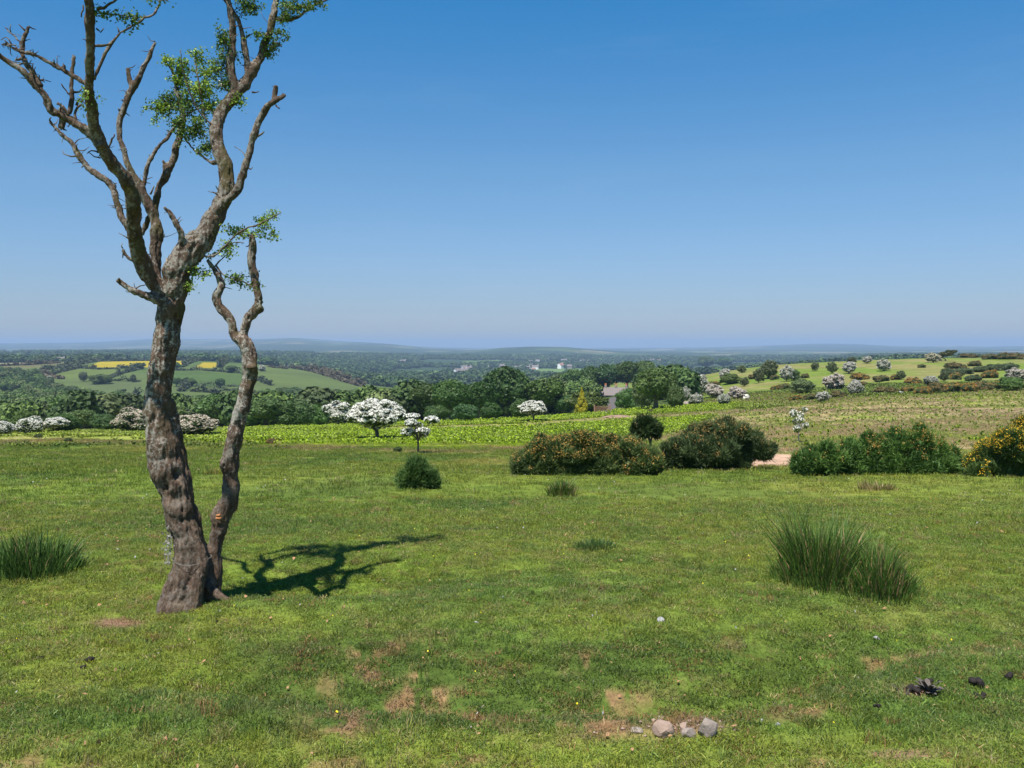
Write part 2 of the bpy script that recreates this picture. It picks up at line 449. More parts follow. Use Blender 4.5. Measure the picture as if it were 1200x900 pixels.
def mixn(nt, f, a, b, mode='MIX'):
    m = nt.nodes.new('ShaderNodeMix'); m.data_type = 'RGBA'; m.blend_type = mode
    for s, v in ((m.inputs[0], f), (m.inputs[6], a), (m.inputs[7], b)):
        if isinstance(v, (int, float)): s.default_value = v
        elif isinstance(v, (tuple, list)): s.default_value = tuple(v) + ((1,) if len(v) == 3 else ())
        else: nt.links.new(v, s)
    return m.outputs[2]
def mth(nt, op, a, b=None, c=None):
    m = nt.nodes.new('ShaderNodeMath'); m.operation = op
    for s, v in zip(m.inputs, (a, b, c)):
        if v is None: continue
        if isinstance(v, (int, float)): s.default_value = v
        else: nt.links.new(v, s)
    return m.outputs[0]
def noise_n(nt, vec, scale, detail=4, rough=.55):
    n = nt.nodes.new('ShaderNodeTexNoise'); n.inputs['Scale'].default_value = scale; n.inputs['Detail'].default_value = detail; n.inputs['Roughness'].default_value = rough
    if vec is not None: nt.links.new(vec, n.inputs['Vector'])
    return n.outputs['Fac']

def add_transl(nt, out, bsdf, colsock, amt):
    t = nt.nodes.new('ShaderNodeBsdfTranslucent'); nt.links.new(colsock, t.inputs[0])
    mx = nt.nodes.new('ShaderNodeMixShader'); mx.inputs[0].default_value = amt
    nt.links.new(bsdf.outputs[0], mx.inputs[1]); nt.links.new(t.outputs[0], mx.inputs[2]); nt.links.new(mx.outputs[0], out.inputs['Surface'])

# ground
M_ground, nt, out = mat('ground_turf')
b = princ(nt, out, .95, .1)
att = nt.nodes.new('ShaderNodeAttribute'); att.attribute_name = 'tint'
geo = nt.nodes.new('ShaderNodeNewGeometry')
cd = nt.nodes.new('ShaderNodeVectorMath'); cd.operation = 'LENGTH'; nt.links.new(geo.outputs['Position'], cd.inputs[0])
dist = cd.outputs['Value']
nA = noise_n(nt, geo.outputs['Position'], 28, 3, .7)
nB = noise_n(nt, geo.outputs['Position'], 3.2, 5, .7)
nC = noise_n(nt, geo.outputs['Position'], .22, 6, .75)
nD = noise_n(nt, geo.outputs['Position'], .012, 8, .8)
def fade(a, b_):   # 1 below a, 0 above b
    m = nt.nodes.new('ShaderNodeMapRange'); m.interpolation_type = 'SMOOTHSTEP'; nt.links.new(dist, m.inputs[0]); m.inputs[1].default_value = a; m.inputs[2].default_value = b_; m.inputs[3].default_value = 1; m.inputs[4].default_value = 0
    return m.outputs[0]
def var_(n, lo, hi):
    m = nt.nodes.new('ShaderNodeMapRange'); nt.links.new(n, m.inputs[0]); m.inputs[1].default_value = .3; m.inputs[2].default_value = .7; m.inputs[3].default_value = lo; m.inputs[4].default_value = hi
    return m.outputs[0]
v1 = mth(nt, 'MULTIPLY', var_(nA, .65, 1.3), var_(nB, .75, 1.25))
k1 = fade(10, 30)
f1 = mth(nt, 'ADD', mth(nt, 'MULTIPLY', mth(nt, 'SUBTRACT', v1, 1.0), k1), 1.0)
f2 = mth(nt, 'MULTIPLY', f1, mth(nt, 'ADD', mth(nt, 'MULTIPLY', mth(nt, 'SUBTRACT', var_(nC, .70, 1.30), 1.0), fade(300, 900)), 1.0))
f3 = mth(nt, 'MULTIPLY', f2, mth(nt, 'ADD', mth(nt, 'MULTIPLY', mth(nt, 'SUBTRACT', var_(nB, .62, 1.38), 1.0), mth(nt, 'SUBTRACT', fade(200, 400), k1)), 1.0))
f4 = mth(nt, 'MULTIPLY', f3, mth(nt, 'ADD', mth(nt, 'MULTIPLY', mth(nt, 'SUBTRACT', var_(nD, .75, 1.25), 1.0), mth(nt, 'SUBTRACT', 1.0, fade(300, 900))), 1.0))
vm = nt.nodes.new('ShaderNodeVectorMath'); vm.operation = 'SCALE'; nt.links.new(att.outputs['Color'], vm.inputs[0]); nt.links.new(f4, vm.inputs['Scale'])
nt.links.new(vm.outputs[0], b.inputs['Base Color'])
bp = nt.nodes.new('ShaderNodeBump'); bp.inputs['Strength'].default_value = .8; bp.inputs['Distance'].default_value = .03
nt.links.new(mth(nt, 'ADD', nA, nB), bp.inputs['Height']); nt.links.new(bp.outputs[0], b.inputs['Normal'])

def foliage_mat(name, instanced=False, transl=.28, rough=.55, lo=.55, hi=1.5, spec=.3, col=None):
    m, nt, out = mat(name); b = princ(nt, out, rough, spec)
    if col is not None:
        cs = nt.nodes.new('ShaderNodeRGB'); cs.outputs[0].default_value = tuple(col) + (1,); cs = cs.outputs[0]
    elif instanced:
        a = nt.nodes.new('ShaderNodeAttribute'); a.attribute_type = 'INSTANCER'; a.attribute_name = 'tint'; cs = a.outputs['Color']
    else:
        oi = nt.nodes.new('ShaderNodeObjectInfo'); cs = oi.outputs['Color']
    a = nt.nodes.new('ShaderNodeAttribute'); a.attribute_name = 'var'
    mr = nt.nodes.new('ShaderNodeMapRange'); nt.links.new(a.outputs['Fac'], mr.inputs[0]); mr.inputs[3].default_value = lo; mr.inputs[4].default_value = hi
    vm = nt.nodes.new('ShaderNodeVectorMath'); vm.operation = 'SCALE'; nt.links.new(cs, vm.inputs[0]); nt.links.new(mr.outputs[0], vm.inputs['Scale'])
    hs = nt.nodes.new('ShaderNodeHueSaturation'); hs.inputs['Saturation'].default_value = 1.0
    nt.links.new(vm.outputs[0], hs.inputs['Color'])
    hm = nt.nodes.new('ShaderNodeMapRange'); nt.links.new(a.outputs['Fac'], hm.inputs[0]); hm.inputs[3].default_value = .515; hm.inputs[4].default_value = .485
    nt.links.new(hm.outputs[0], hs.inputs['Hue'])
    nt.links.new(hs.outputs[0], b.inputs['Base Color'])
    if transl: add_transl(nt, out, b, hs.outputs[0], transl)
    return m
M_leaf = foliage_mat('leaf_foliage')
M_bloss = foliage_mat('blossom_petals', lo=.75, hi=1.1, rough=.7, transl=.2)
M_gorse = foliage_mat('gorse_spines', transl=.12, rough=.6)
M_gbloss = foliage_mat('gorse_flowers', transl=.15, lo=.5, hi=1.2, rough=.7)
M_inst = foliage_mat('grass_blades', instanced=True, transl=.35, rough=.5, lo=.5, hi=1.65)
M_instc = foliage_mat('wood_canopy', instanced=True, transl=.1, rough=.7)
M_rush = foliage_mat('rush_stems', transl=.2, lo=.5, hi=1.5, rough=.5)

def simple(name, col, rough=.8, nscale=None, namt=.3, bump=0, spec=.25):
    m, nt, out = mat(name); b = princ(nt, out, rough, spec)
    if nscale:
        tc = nt.nodes.new('ShaderNodeTexCoord')
        n = noise_n(nt, tc.outputs['Object'], nscale, 5, .65)
        c = mixn(nt, n, tuple(x * (1 - namt) for x in col), tuple(min(1, x * (1 + namt)) for x in col))
        nt.links.new(c, b.inputs['Base Color'])
        if bump:
            bp = nt.nodes.new('ShaderNodeBump'); bp.inputs['Strength'].default_value = .7; bp.inputs['Distance'].default_value = bump
            nt.links.new(n, bp.inputs['Height']); nt.links.new(bp.outputs[0], b.inputs['Normal'])
    else: b.inputs['Base Color'].default_value = tuple(col) + (1,)
    return m
M_trunkfar = simple('far_bark', (.11, .09, .07), .9, 3, .4)
M_palebark = simple('pale_bark', (.42, .36, .29), .9, 30, .4)
M_wall = simple('rendered_wall', (.85, .84, .80), .85, .8, .08)
M_stonewall = simple('stone_wall', (.26, .22, .19), .9, 1.5, .3)
M_slate = simple('slate_roof', (.17, .145, .135), .7, 2, .25)
M_roofred = simple('tile_roof', (.30, .16, .11), .8, 2, .3)
M_pot = simple('clay_pot', (.62, .20, .08), .8, 3, .2)
M_glassd = simple('window_glass', (.05, .055, .06), .15, spec=.5)
M_track = simple('stony_track', (.10, .09, .082), .95, 2.5, .25, .02)
M_stone = simple('pinkish_stone', (.30, .215, .165), .9, 14, .35, .012)
M_stone2 = simple('grey_stone', (.26, .215, .18), .9, 16, .35, .012)
M_dung = simple('dark_dung', (.020, .015, .013), .75, 40, .5, .01)
M_white = simple('chalky_white', (.30, .30, .29), .8, 30, .15)
M_wool = simple('sheep_wool', (.66, .62, .54), .95, 8, .15, .02)
M_sface = simple('sheep_face', (.12, .10, .09), .8)
M_fungus = simple('orange_fungus', (.34, .14, .05), .6, 60, .3, .004)
M_twine = simple('pale_twine', (.22, .21, .19), .9, 60, .25)
M_petal = simple('yellow_petal', (.75, .60, .02), .6)
M_dead = simple('dead_leaf', (.34, .19, .10), .85, 30, .4)
M_deadrosette = simple('thistle_leaf', (.10, .085, .07), .8, 20, .5)

# bark of the old tree
M_bark, nt, out = mat('old_bark')
b = princ(nt, out, .88, .2)
tc = nt.nodes.new('ShaderNodeTexCoord'); mp = nt.nodes.new('ShaderNodeMapping'); mp.inputs['Scale'].default_value = (1, 1, .35)
nt.links.new(tc.outputs['Object'], mp.inputs['Vector'])
n1 = noise_n(nt, mp.outputs[0], 16, 6, .7); n2 = noise_n(nt, mp.outputs[0], 75, 6, .8)
n3 = noise_n(nt, tc.outputs['Object'], 6.5, 5, .75); n4 = noise_n(nt, tc.outputs['Object'], 2.1, 4, .6); n5 = noise_n(nt, tc.outputs['Object'], 40, 6, .85)
c = ramp(nt, n1, [(.30, (.045, .029, .020)), (.44, (.115, .076, .052)), (.56, (.185, .125, .086)), (.72, (.28, .205, .15))]).outputs[0]
c = mixn(nt, ramp(nt, n4, [(.48, (0, 0, 0)), (.60, (1, 1, 1))]).outputs[0], c, (.21, .125, .10), 'MIX') if False else c
rd = ramp(nt, n4, [(.50, (0, 0, 0)), (.64, (1, 1, 1))]).outputs[0]
c = mixn(nt, mth(nt, 'MULTIPLY', rd, .28), c, (.15, .085, .062))
# pale lichen where the fine and the coarse pattern agree
geo = nt.nodes.new('ShaderNodeNewGeometry')
sepn = nt.nodes.new('ShaderNodeSeparateXYZ'); nt.links.new(geo.outputs['Normal'], sepn.inputs[0])
lsum = mth(nt, 'ADD', mth(nt, 'MULTIPLY', n3, .50), mth(nt, 'MULTIPLY', n5, .70))
lsum = mth(nt, 'ADD', lsum, mth(nt, 'MULTIPLY', sepn.outputs['X'], -.045))
li = ramp(nt, lsum, [(.60, (0, 0, 0)), (.64, (1, 1, 1))]).outputs[0]
sepp = nt.nodes.new('ShaderNodeSeparateXYZ'); nt.links.new(tc.outputs['Object'], sepp.inputs[0])
hup = nt.nodes.new('ShaderNodeMapRange'); nt.links.new(sepp.outputs['Z'], hup.inputs[0]); hup.inputs[1].default_value = .9; hup.inputs[2].default_value = 1.3
hdn = nt.nodes.new('ShaderNodeMapRange'); nt.links.new(sepp.outputs['Z'], hdn.inputs[0]); hdn.inputs[1].default_value = 1.9; hdn.inputs[2].default_value = 2.7; hdn.inputs[3].default_value = 1; hdn.inputs[4].default_value = .8
li = mth(nt, 'MULTIPLY', li, hdn.outputs[0])
c = mixn(nt, mth(nt, 'MULTIPLY', li, mth(nt, 'MULTIPLY_ADD', hup.outputs[0], .65, .25)), c, (.50, .48, .41))
mo = mth(nt, 'ADD', mth(nt, 'MULTIPLY', noise_n(nt, tc.outputs['Object'], 4.2, 5, .7), .8), mth(nt, 'MULTIPLY', sepn.outputs['X'], .05))
ms = ramp(nt, mo, [(.43, (0, 0, 0)), (.52, (1, 1, 1))]).outputs[0]
mossh = nt.nodes.new('ShaderNodeMapRange'); nt.links.new(sepp.outputs['Z'], mossh.inputs[0]); mossh.inputs[1].default_value = 1.2; mossh.inputs[2].default_value = 2.2
c = mixn(nt, mth(nt, 'MULTIPLY', ms, mth(nt, 'MULTIPLY_ADD', mossh.outputs[0], .55, .2)), c, (.105, .098, .022))
upper_shade = nt.nodes.new('ShaderNodeMapRange'); nt.links.new(sepp.outputs['Z'], upper_shade.inputs[0]); upper_shade.inputs[1].default_value = 1.9; upper_shade.inputs[2].default_value = 2.6; upper_shade.inputs[4].default_value = .28
c = mixn(nt, upper_shade.outputs[0], c, (.060, .044, .031))  # shade of the upper limbs put into the bark as a darker tone
nt.links.new(c, b.inputs['Base Color'])
bp = nt.nodes.new('ShaderNodeBump'); bp.inputs['Strength'].default_value = 1.0; bp.inputs['Distance'].default_value = .03
nt.links.new(mth(nt, 'ADD', n1, mth(nt, 'MULTIPLY', n2, .8)), bp.inputs['Height']); nt.links.new(bp.outputs[0], b.inputs['Normal'])

# ------------------------------------------------------------------ ground sheet
NA, NR = 860, 760
lim = math.radians(36)
ang = np.concatenate([np.linspace(-PI, -lim, 90, endpoint=False), np.linspace(-lim, lim, NA), np.linspace(lim, PI, 90)[1:]])[:-1]
rad = np.exp(np.linspace(math.log(0.9), math.log(23500), NR))
AA, RR_ = np.meshgrid(ang, rad)
GX = RR_ * np.sin(AA); GY = RR_ * np.cos(AA)
GZ = zg(GX, GY)
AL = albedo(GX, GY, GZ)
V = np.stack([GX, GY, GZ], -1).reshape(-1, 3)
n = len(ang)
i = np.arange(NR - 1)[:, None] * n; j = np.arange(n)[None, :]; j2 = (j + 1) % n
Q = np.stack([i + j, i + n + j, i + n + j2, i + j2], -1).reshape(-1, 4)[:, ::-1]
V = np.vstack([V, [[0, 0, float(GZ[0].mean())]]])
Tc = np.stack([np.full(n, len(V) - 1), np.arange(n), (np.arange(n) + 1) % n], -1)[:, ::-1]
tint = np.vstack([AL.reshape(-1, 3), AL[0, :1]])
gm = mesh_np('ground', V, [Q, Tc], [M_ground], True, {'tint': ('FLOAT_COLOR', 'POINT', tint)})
ground = tag(link('ground', gm), 'rolling moorland turf falling to a wooded valley with fields', 'ground', kind='structure')
ZMIN, ZMAX = float(V[:, 2].min()), float(V[:, 2].max())
print('ground', len(V), ZMIN, ZMAX)

# ------------------------------------------------------------------ instanced ground cover (uncountable stuff)
def scatter(name, P, rot, scl, idx, tint, protos, label, cat):
    co = bpy.data.collections.new(name + '_kinds')
    for k, me in enumerate(protos):
        o = bpy.data.objects.new('%s_kind_%02d' % (name, k), me); co.objects.link(o)
    me = bpy.data.meshes.new(name)
    me.vertices.add(len(P)); me.vertices.foreach_set('co', np.asarray(P, np.float32).ravel())
    for k, ty, arr in (('rot', 'FLOAT_VECTOR', rot), ('scl', 'FLOAT_VECTOR', scl), ('idx', 'INT', idx), ('tint', 'FLOAT_COLOR', np.concatenate([tint, np.ones((len(P), 1))], 1))):
        a = me.attributes.new(k, ty, 'POINT')
        a.data.foreach_set({'FLOAT_VECTOR': 'vector', 'INT': 'value', 'FLOAT_COLOR': 'color'}[ty], np.asarray(arr, np.int32 if ty == 'INT' else np.float32).ravel())
    o = link(name, me); tag(o, label, cat, kind='stuff')
    ng = bpy.data.node_groups.new(name + '_nodes', 'GeometryNodeTree')
    ng.interface.new_socket('Geometry', in_out='INPUT', socket_type='NodeSocketGeometry'); ng.interface.new_socket('Geometry', in_out='OUTPUT', socket_type='NodeSocketGeometry')
    gi = ng.nodes.new('NodeGroupInput'); go = ng.nodes.new('NodeGroupOutput')
    ip = ng.nodes.new('GeometryNodeInstanceOnPoints'); ci = ng.nodes.new('GeometryNodeCollectionInfo')
    ci.inputs['Collection'].default_value = co; ci.inputs['Separate Children'].default_value = True; ci.inputs['Reset Children'].default_value = True
    ng.links.new(gi.outputs[0], ip.inputs['Points']); ng.links.new(ci.outputs[0], ip.inputs['Instance']); ip.inputs['Pick Instance'].default_value = True
    def na(nm, ty):
        a = ng.nodes.new('GeometryNodeInputNamedAttribute'); a.data_type = ty; a.inputs['Name'].default_value = nm; return a.outputs['Attribute']
    ng.links.new(na('idx', 'INT'), ip.inputs['Instance Index'])
    er = ng.nodes.new('FunctionNodeEulerToRotation'); ng.links.new(na('rot', 'FLOAT_VECTOR'), er.inputs[0]); ng.links.new(er.outputs[0], ip.inputs['Rotation'])
    ng.links.new(na('scl', 'FLOAT_VECTOR'), ip.inputs['Scale'])
    ng.links.new(ip.outputs[0], go.inputs[0])
    md = o.modifiers.new('scatter', 'NODES'); md.node_group = ng
    return o

def blade_mesh(name, nb, rad_, hmin, hmax, w, rg, mats, lean=.5, segs=2):
    g = Geo()
    a = rg.uniform(0, 2 * PI, nb); rr = rad_ * np.sqrt(rg.uniform(0, 1, nb))
    B = np.stack([rr * np.cos(a), rr * np.sin(a), np.full(nb, -.004)], 1)
    h = rg.uniform(hmin, hmax, nb); d = rg.uniform(0, 2 * PI, nb); D = np.stack([np.cos(d), np.sin(d), np.zeros(nb)], 1)
    ln = rg.uniform(.1, 1, nb) * lean
    s = rg.uniform(0, 2 * PI, nb); S = np.stack([np.cos(s), np.sin(s), np.zeros(nb)], 1)
    up = np.array((0, 0, 1.0)); ww = (w * rg.uniform(.6, 1.3, nb))[:, None]
    m = B + up * (h * .6)[:, None] + D * (h * ln * .45)[:, None]
    t = B + up * (h * (1 - .3 * ln))[:, None] + D * (h * ln * 1.1)[:, None]
    P = np.stack([B - S * ww / 2, B + S * ww / 2, m + S * ww * .42, m - S * ww * .42, t], 1)
    I = np.arange(nb * 5).reshape(nb, 5); v = rg.uniform(0, 1, nb)
    g.V.append(P.reshape(-1, 3)); g.Q.append(I[:, [0, 1, 2, 3]]); g.vq.append(v); g.T.append(I[:, [3, 2, 4]]); g.vt.append(v); g.n += nb * 5
    return g.mesh(name, mats)

rg = np.random.default_rng(5)
kinds = [blade_mesh('turf_tuft', 70, .085, .012, .030, .0036, rg, [M_inst], 1.7) for _ in range(4)] + [blade_mesh('tall_turf_tuft', 40, .05, .025, .055, .0034, rg, [M_inst], .9) for _ in range(2)]
def wedge(nn, y0, y1, pw, half=.70):
    y = (y0 ** pw + (y1 ** pw - y0 ** pw) * rg.uniform(0, 1, nn)) ** (1 / pw)
    x = rg.uniform(-1, 1, nn) * half * y
    return x, y
x, y = wedge(34000, 2.9, 13, 1.35, .66)
z = zg(x, y); tin = albedo(x, y, z)
dryness = (tin[:, 0] > tin[:, 1])
keep = (rg.uniform(0, 1, len(x)) > dryness * .62) & (rg.uniform(0, 1, len(x)) > ss(8.5, 13, y) * .8)
x, y, z, tin = x[keep], y[keep], z[keep], tin[keep]
tin = tin * (1.25 + .0 * y[:, None]) * rg.uniform(.75, 1.3, (len(x), 1)) * np.stack([rg.uniform(.85, 1.2, len(x)), np.ones(len(x)), rg.uniform(.7, 1.5, len(x))], 1)
pxa, pya = pix(x, y, z); rb = rg.uniform(0, 1, len(x)) < .03 + .20 * ((pya > 758) & (pya < 852) & (pxa > 340) & (pxa < 980)) * ss(.42, .62, fbm(x * 3, y * 3, 401)); tin[rb] = np.array((.26, .15, .06)) * rg.uniform(.7, 1.2, (rb.sum(), 1))
st = rg.uniform(0, 1, len(x)) < .07
tin[st] = np.array((.30, .25, .10)) * rg.uniform(.7, 1.2, (st.sum(), 1))
big = fbm(x * 1.3, y * 1.3, 201) > .56
idx = np.where(big & (rg.uniform(0, 1, len(x)) < .25) | (rg.uniform(0, 1, len(x)) < .03), rg.integers(4, 6, len(x)), rg.integers(0, 4, len(x)))
rot = np.stack([rg.normal(0, .12, len(x)), rg.normal(0, .12, len(x)), rg.uniform(0, 6.28, len(x))], 1)
s_ = rg.uniform(.7, 1.15, len(x)) * (1 + .5 * ss(7, 13, y))
scatter('grass', np.stack([x, y, z], 1), rot, np.stack([s_, s_, s_ * rg.uniform(.7, 1.1, len(x))], 1), idx, tin, kinds, 'short grazed green turf grass across the foreground', 'grass')
# farther turf, coarser tufts
kinds2 = [blade_mesh('coarse_tuft', 26, .16, .03, .09, .009, rg, [M_inst], .8) for _ in range(4)]
x, y = wedge(48000, 8.5, 60, 1.6, .66)
z = zg(x, y); tin = albedo(x, y, z); px_, py_ = pix(x, y, z)
keep = ~((np.abs(px_ - 905) < 34) & (np.abs(py_ - 539) < 7))
x, y, z, tin = x[keep], y[keep], z[keep], tin[keep]
tin = tin * rg.uniform(.7, 1.35, (len(x), 1)) * np.stack([rg.uniform(.85, 1.2, len(x)), np.ones(len(x)), rg.uniform(.7, 1.3, len(x))], 1)
st = rg.uniform(0, 1, len(x)) < .05
tin[st] = np.array((.30, .24, .12)) * rg.uniform(.7, 1.2, (st.sum(), 1))
tin *= 1.1
s_ = rg.uniform(.6, 1.2, len(x)) * (.62 + .38 * ss(9, 20, y)) * (1 + .4 * ss(15, 50, y)) * (.6 + .8 * (fbm(x * .4, y * .4, 205)))
scatter('rough_grass', np.stack([x, y, z], 1), np.stack([rg.normal(0, .1, len(x)), rg.normal(0, .1, len(x)), rg.uniform(0, 6.28, len(x))], 1), np.stack([s_, s_, s_ * .8], 1), rg.integers(0, 4, len(x)), tin, kinds2, 'coarser turf grass of the open moor beyond the old tree', 'grass')
# young bracken and dead stalks
def frond_mesh(name, rg, nf=5):
    g = Geo()
    for f in range(nf):
        a = rg.uniform(0, 6.28); d = np.array((math.cos(a), math.sin(a), 0)); s = np.array((-d[1], d[0], 0)); h = rg.uniform(.10, .20)
        c = [np.array((0, 0, 0)) + d * t * .13 + np.array((0, 0, 1)) * h * math.sin(t * 1.9) for t in (0, .35, .7, 1)]
        ws = (.006, .05, .04, .004)
        P = []
        for k in range(4): P += [c[k] - s * ws[k], c[k] + s * ws[k]]
        g.add(P, Q=[[0, 1, 3, 2], [2, 3, 5, 4], [4, 5, 7, 6]], var=rg.uniform(0, 1))
    return g.mesh(name, [M_inst])
kinds3 = [frond_mesh('bracken_frond', rg) for _ in range(4)] + [blade_mesh('dry_tuft', 22, .14, .05, .15, .012, rg, [M_inst], .9) for _ in range(3)]
x, y = wedge(230000, 36, 170, 1.6, .64)
z = zg(x, y); tin = albedo(x, y, z)
isb = tin[:, 1] > tin[:, 0] * 1.2
isdry = tin[:, 0] > tin[:, 1] * 1.0
px_, py_ = pix(x, y, z)
keep = ((isb & (tin[:, 1] > .135)) & (rg.uniform(0, 1, len(x)) < .9)) | (px_ > 760) & (rg.uniform(0, 1, len(x)) < .65) | (rg.uniform(0, 1, len(x)) < .12)
keep &= ~((px_ < 800) & (y > 118) & (rg.uniform(0, 1, len(x)) < .95))
keep &= tin.sum(1) > .2
keep &= (px_ > 780) | (y > 46 + 14 * rg.uniform(0, 1, len(y)))
x, y, z, tin, isb, isdry = (q[keep] for q in (x, y, z, tin, isb, isdry))
tin = tin * rg.uniform(.7, 1.25, (len(x), 1))
swap = rg.uniform(0, 1, len(x))
tin[(swap < .12) & ~isb] = (.16, .23, .02); tin[(swap > .84) & ~isb] = (.38, .29, .18)
idx = np.where(isb | (swap < .12), rg.integers(0, 4, len(x)), rg.integers(4, 7, len(x)))
s_ = rg.uniform(.6, 1.25, len(x)) * (1 + .7 * ss(60, 150, y)) * np.where(isb, 1, .85)
scatter('bracken', np.stack([x, y, z], 1), np.stack([rg.normal(0, .1, len(x)), rg.normal(0, .1, len(x)), rg.uniform(0, 6.28, len(x))], 1), np.stack([s_, s_, s_], 1), idx, tin, kinds3, 'bright young bracken and dry bleached stalks over the middle field', 'bracken')

# ------------------------------------------------------------------ plant prototypes, all one unit wide and high
def crown_lobes(rg, kind):
    L = []
    if kind == 'round':
        L.append((0, 0, .58, .36, .36, .33))
        for k in range(9):
            a = k * 2.4 + rg.uniform(-.3, .3); e = rg.uniform(-.2, 1.1)
            L.append((.28 * math.cos(a) * math.cos(e), .28 * math.sin(a) * math.cos(e), .53 + .26 * math.sin(e), rg.uniform(.14, .22), rg.uniform(.14, .22), rg.uniform(.12, .19)))
    elif kind == 'low':     # bushy down to the ground
        L.append((0, 0, .45, .38, .36, .42))
        for k in range(20):
            a = k * 2.4 + rg.uniform(-.5, .5); e = rg.uniform(-.5, 1.3); q = rg.uniform(.75, 1.15)
            L.append((.33 * q * math.cos(a) * math.cos(e), .33 * q * math.sin(a) * math.cos(e), .42 + .38 * q * math.sin(e), rg.uniform(.08, .19), rg.uniform(.08, .19), rg.uniform(.08, .2)))
    elif kind == 'thorn':   # flat layered hawthorn
        L.append((0, 0, .58, .33, .33, .27))
        for k in range(30):
            a = k * 2.4 + rg.uniform(-.5, .5); e = math.asin(min(1, max(-.45, -.4 + 1.4 * (k + .5) / 30))); q = rg.uniform(.78, 1.08)
            L.append((.35 * q * math.cos(a) * math.cos(e), .35 * q * math.sin(a) * math.cos(e), .58 + .30 * q * math.sin(e), rg.uniform(.07, .13), rg.uniform(.07, .13), rg.uniform(.06, .11)))
    elif kind == 'thornlow':
        L.append((0, 0, .46, .34, .34, .36))
        for k in range(30):
            a = k * 2.4 + rg.uniform(-.6, .6); e = math.asin(min(1, max(-.6, -.6 + 1.6 * (k + .5) / 30))); q = rg.uniform(.7, 1.2)
            L.append((.34 * q * math.cos(a) * math.cos(e) + .06 * math.sin(e), .34 * q * math.sin(a) * math.cos(e), .46 + .38 * q * math.sin(e), rg.uniform(.06, .14), rg.uniform(.06, .14), rg.uniform(.06, .13)))
    elif kind == 'cone':
        for k in range(16):
            t = k / 15; a = k * 2.4
            L.append(((1 - t) * .26 * math.cos(a), (1 - t) * .26 * math.sin(a), .12 + .80 * t, .22 * (1 - t) + .05, .22 * (1 - t) + .05, .12))
    elif kind == 'bent':    # streaming away from the wind
        for k in range(11):
            t = k / 10
            L.append((-.30 + .66 * t + rg.uniform(-.04, .04), rg.uniform(-.15, .15), .42 + .40 * t + rg.uniform(-.12, .06), .13 + .05 * math.sin(PI * t), .15, .09 + .05 * math.sin(PI * t)))
    elif kind == 'slim':
        for k in range(7):
            a = k * 2.4 + rg.uniform(-.4, .4); q = rg.uniform(.1, .33)
            L.append((q * math.cos(a), q * math.sin(a), .42 + .07 * k + rg.uniform(-.04, .04), rg.uniform(.10, .17), rg.uniform(.10, .17), rg.uniform(.06, .10)))
    return L
def trunk_geo(rg, L, r0=.045, base_h=.3, low=False, mats=None, lean=0, name='trunk'):
    g = Geo()
    top = (lean * .5, 0, base_h)
    tube(g, catmull([(0, 0, -.05, r0 * 1.25), (rg.uniform(-.02, .02), rg.uniform(-.02, .02), base_h * .5, r0), top + (r0 * .85,)], .06), 7, .05, rg)
    for (cx, cy, cz, rx, ry, rz) in L[:9]:
        m = (cx * .45 + lean * .3, cy * .45, (cz + base_h) * .5, r0 * .5)
        tube(g, catmull([top[:2] + (base_h - .03, r0 * .7), m, (cx, cy, cz - rz * .1, r0 * .18)], .07), 5, .06, rg)
    return g.mesh(name, [mats or M_trunkfar])
PROTO = {}
def proto(kind, seed, shape, nleaf, leaf, nblo=0, blo=.02, blofreq=3.0, blothr=.0, core=.80, r0=.045, bh=.3, top=False, trunkmat=None, cull=.8):
    rg = np.random.default_rng(seed)
    L = crown_lobes(rg, shape)
    # bring the crown exactly to one unit wide and high
    ext = max(max(abs(l[0]) + l[3] for l in L), max(abs(l[1]) + l[4] for l in L)); hi = max(l[2] + l[5] for l in L)
    k = .5 / ext; kz = .98 / hi
    L = [(l[0] * k, l[1] * k, l[2] * kz, l[3] * k, l[4] * k, l[5] * kz) for l in L]
    g = Geo()
    if core:
        for l in L: rough_ball(g, l[:3], np.array(l[3:6]) * core, rg, .25, ICO2, var=.3)
    C, D, K = lobe_points(L, nleaf, rg, .72, 1.10, cull, zmin=.02)
    lv = rg.uniform(.15, .85, len(L))[K] * .5 + rg.uniform(0, .5, len(C))
    leaves(g, C, D, rg.uniform(.6, 1.3, len(C)) * leaf, rg, 1.0, var=lv)
    cm = g.mesh('crown', [M_leaf])
    bm_ = None
    if nblo:
        C, D, K = lobe_points(L, nblo * 3, rg, .96, 1.14, .9)
        q = np.array([mnoise.noise(Vector((c * blofreq * 4.5 + seed).tolist())) for c in C])
        keep = (D[:, 2] * .5 + q * 1.1 + rg.uniform(-.25, .25, len(C))) > blothr
        C, D = C[keep][:nblo], D[keep][:nblo]
        g = Geo(); leaves(g, C, D, rg.uniform(.6, 1.4, len(C)) * blo, rg, .9, bend=.4); bm_ = g.mesh('blossom', [M_bloss])
    tm = trunk_geo(rg, L, r0, bh, mats=trunkmat, lean=-.5 if shape == 'bent' else 0)
    PROTO[kind] = (cm, bm_, tm)
for s in range(4): proto('oak%d' % s, 100 + s, 'round', 4200, .026, core=.84, r0=.05, bh=.28)
for s in range(4): proto('bush%d' % s, 120 + s, 'low', 3800, .026, core=.86, r0=.03, bh=.2)
for s in range(3): proto('pale%d' % s, 140 + s, 'low', 2600, .026, core=.7, r0=.03, bh=.3)
for s in range(3): proto('may%d' % s, 160 + s, 'thorn' if s == 0 else 'thornlow', 4200, .022, 9000, .0145, 3.2, -.02, core=.85, r0=.03, bh=.28)
for s in range(3): proto('maylow%d' % s, 170 + s, 'low', 3400, .024, 3600, .015, 3.2, .16, core=.78, r0=.03, bh=.25)
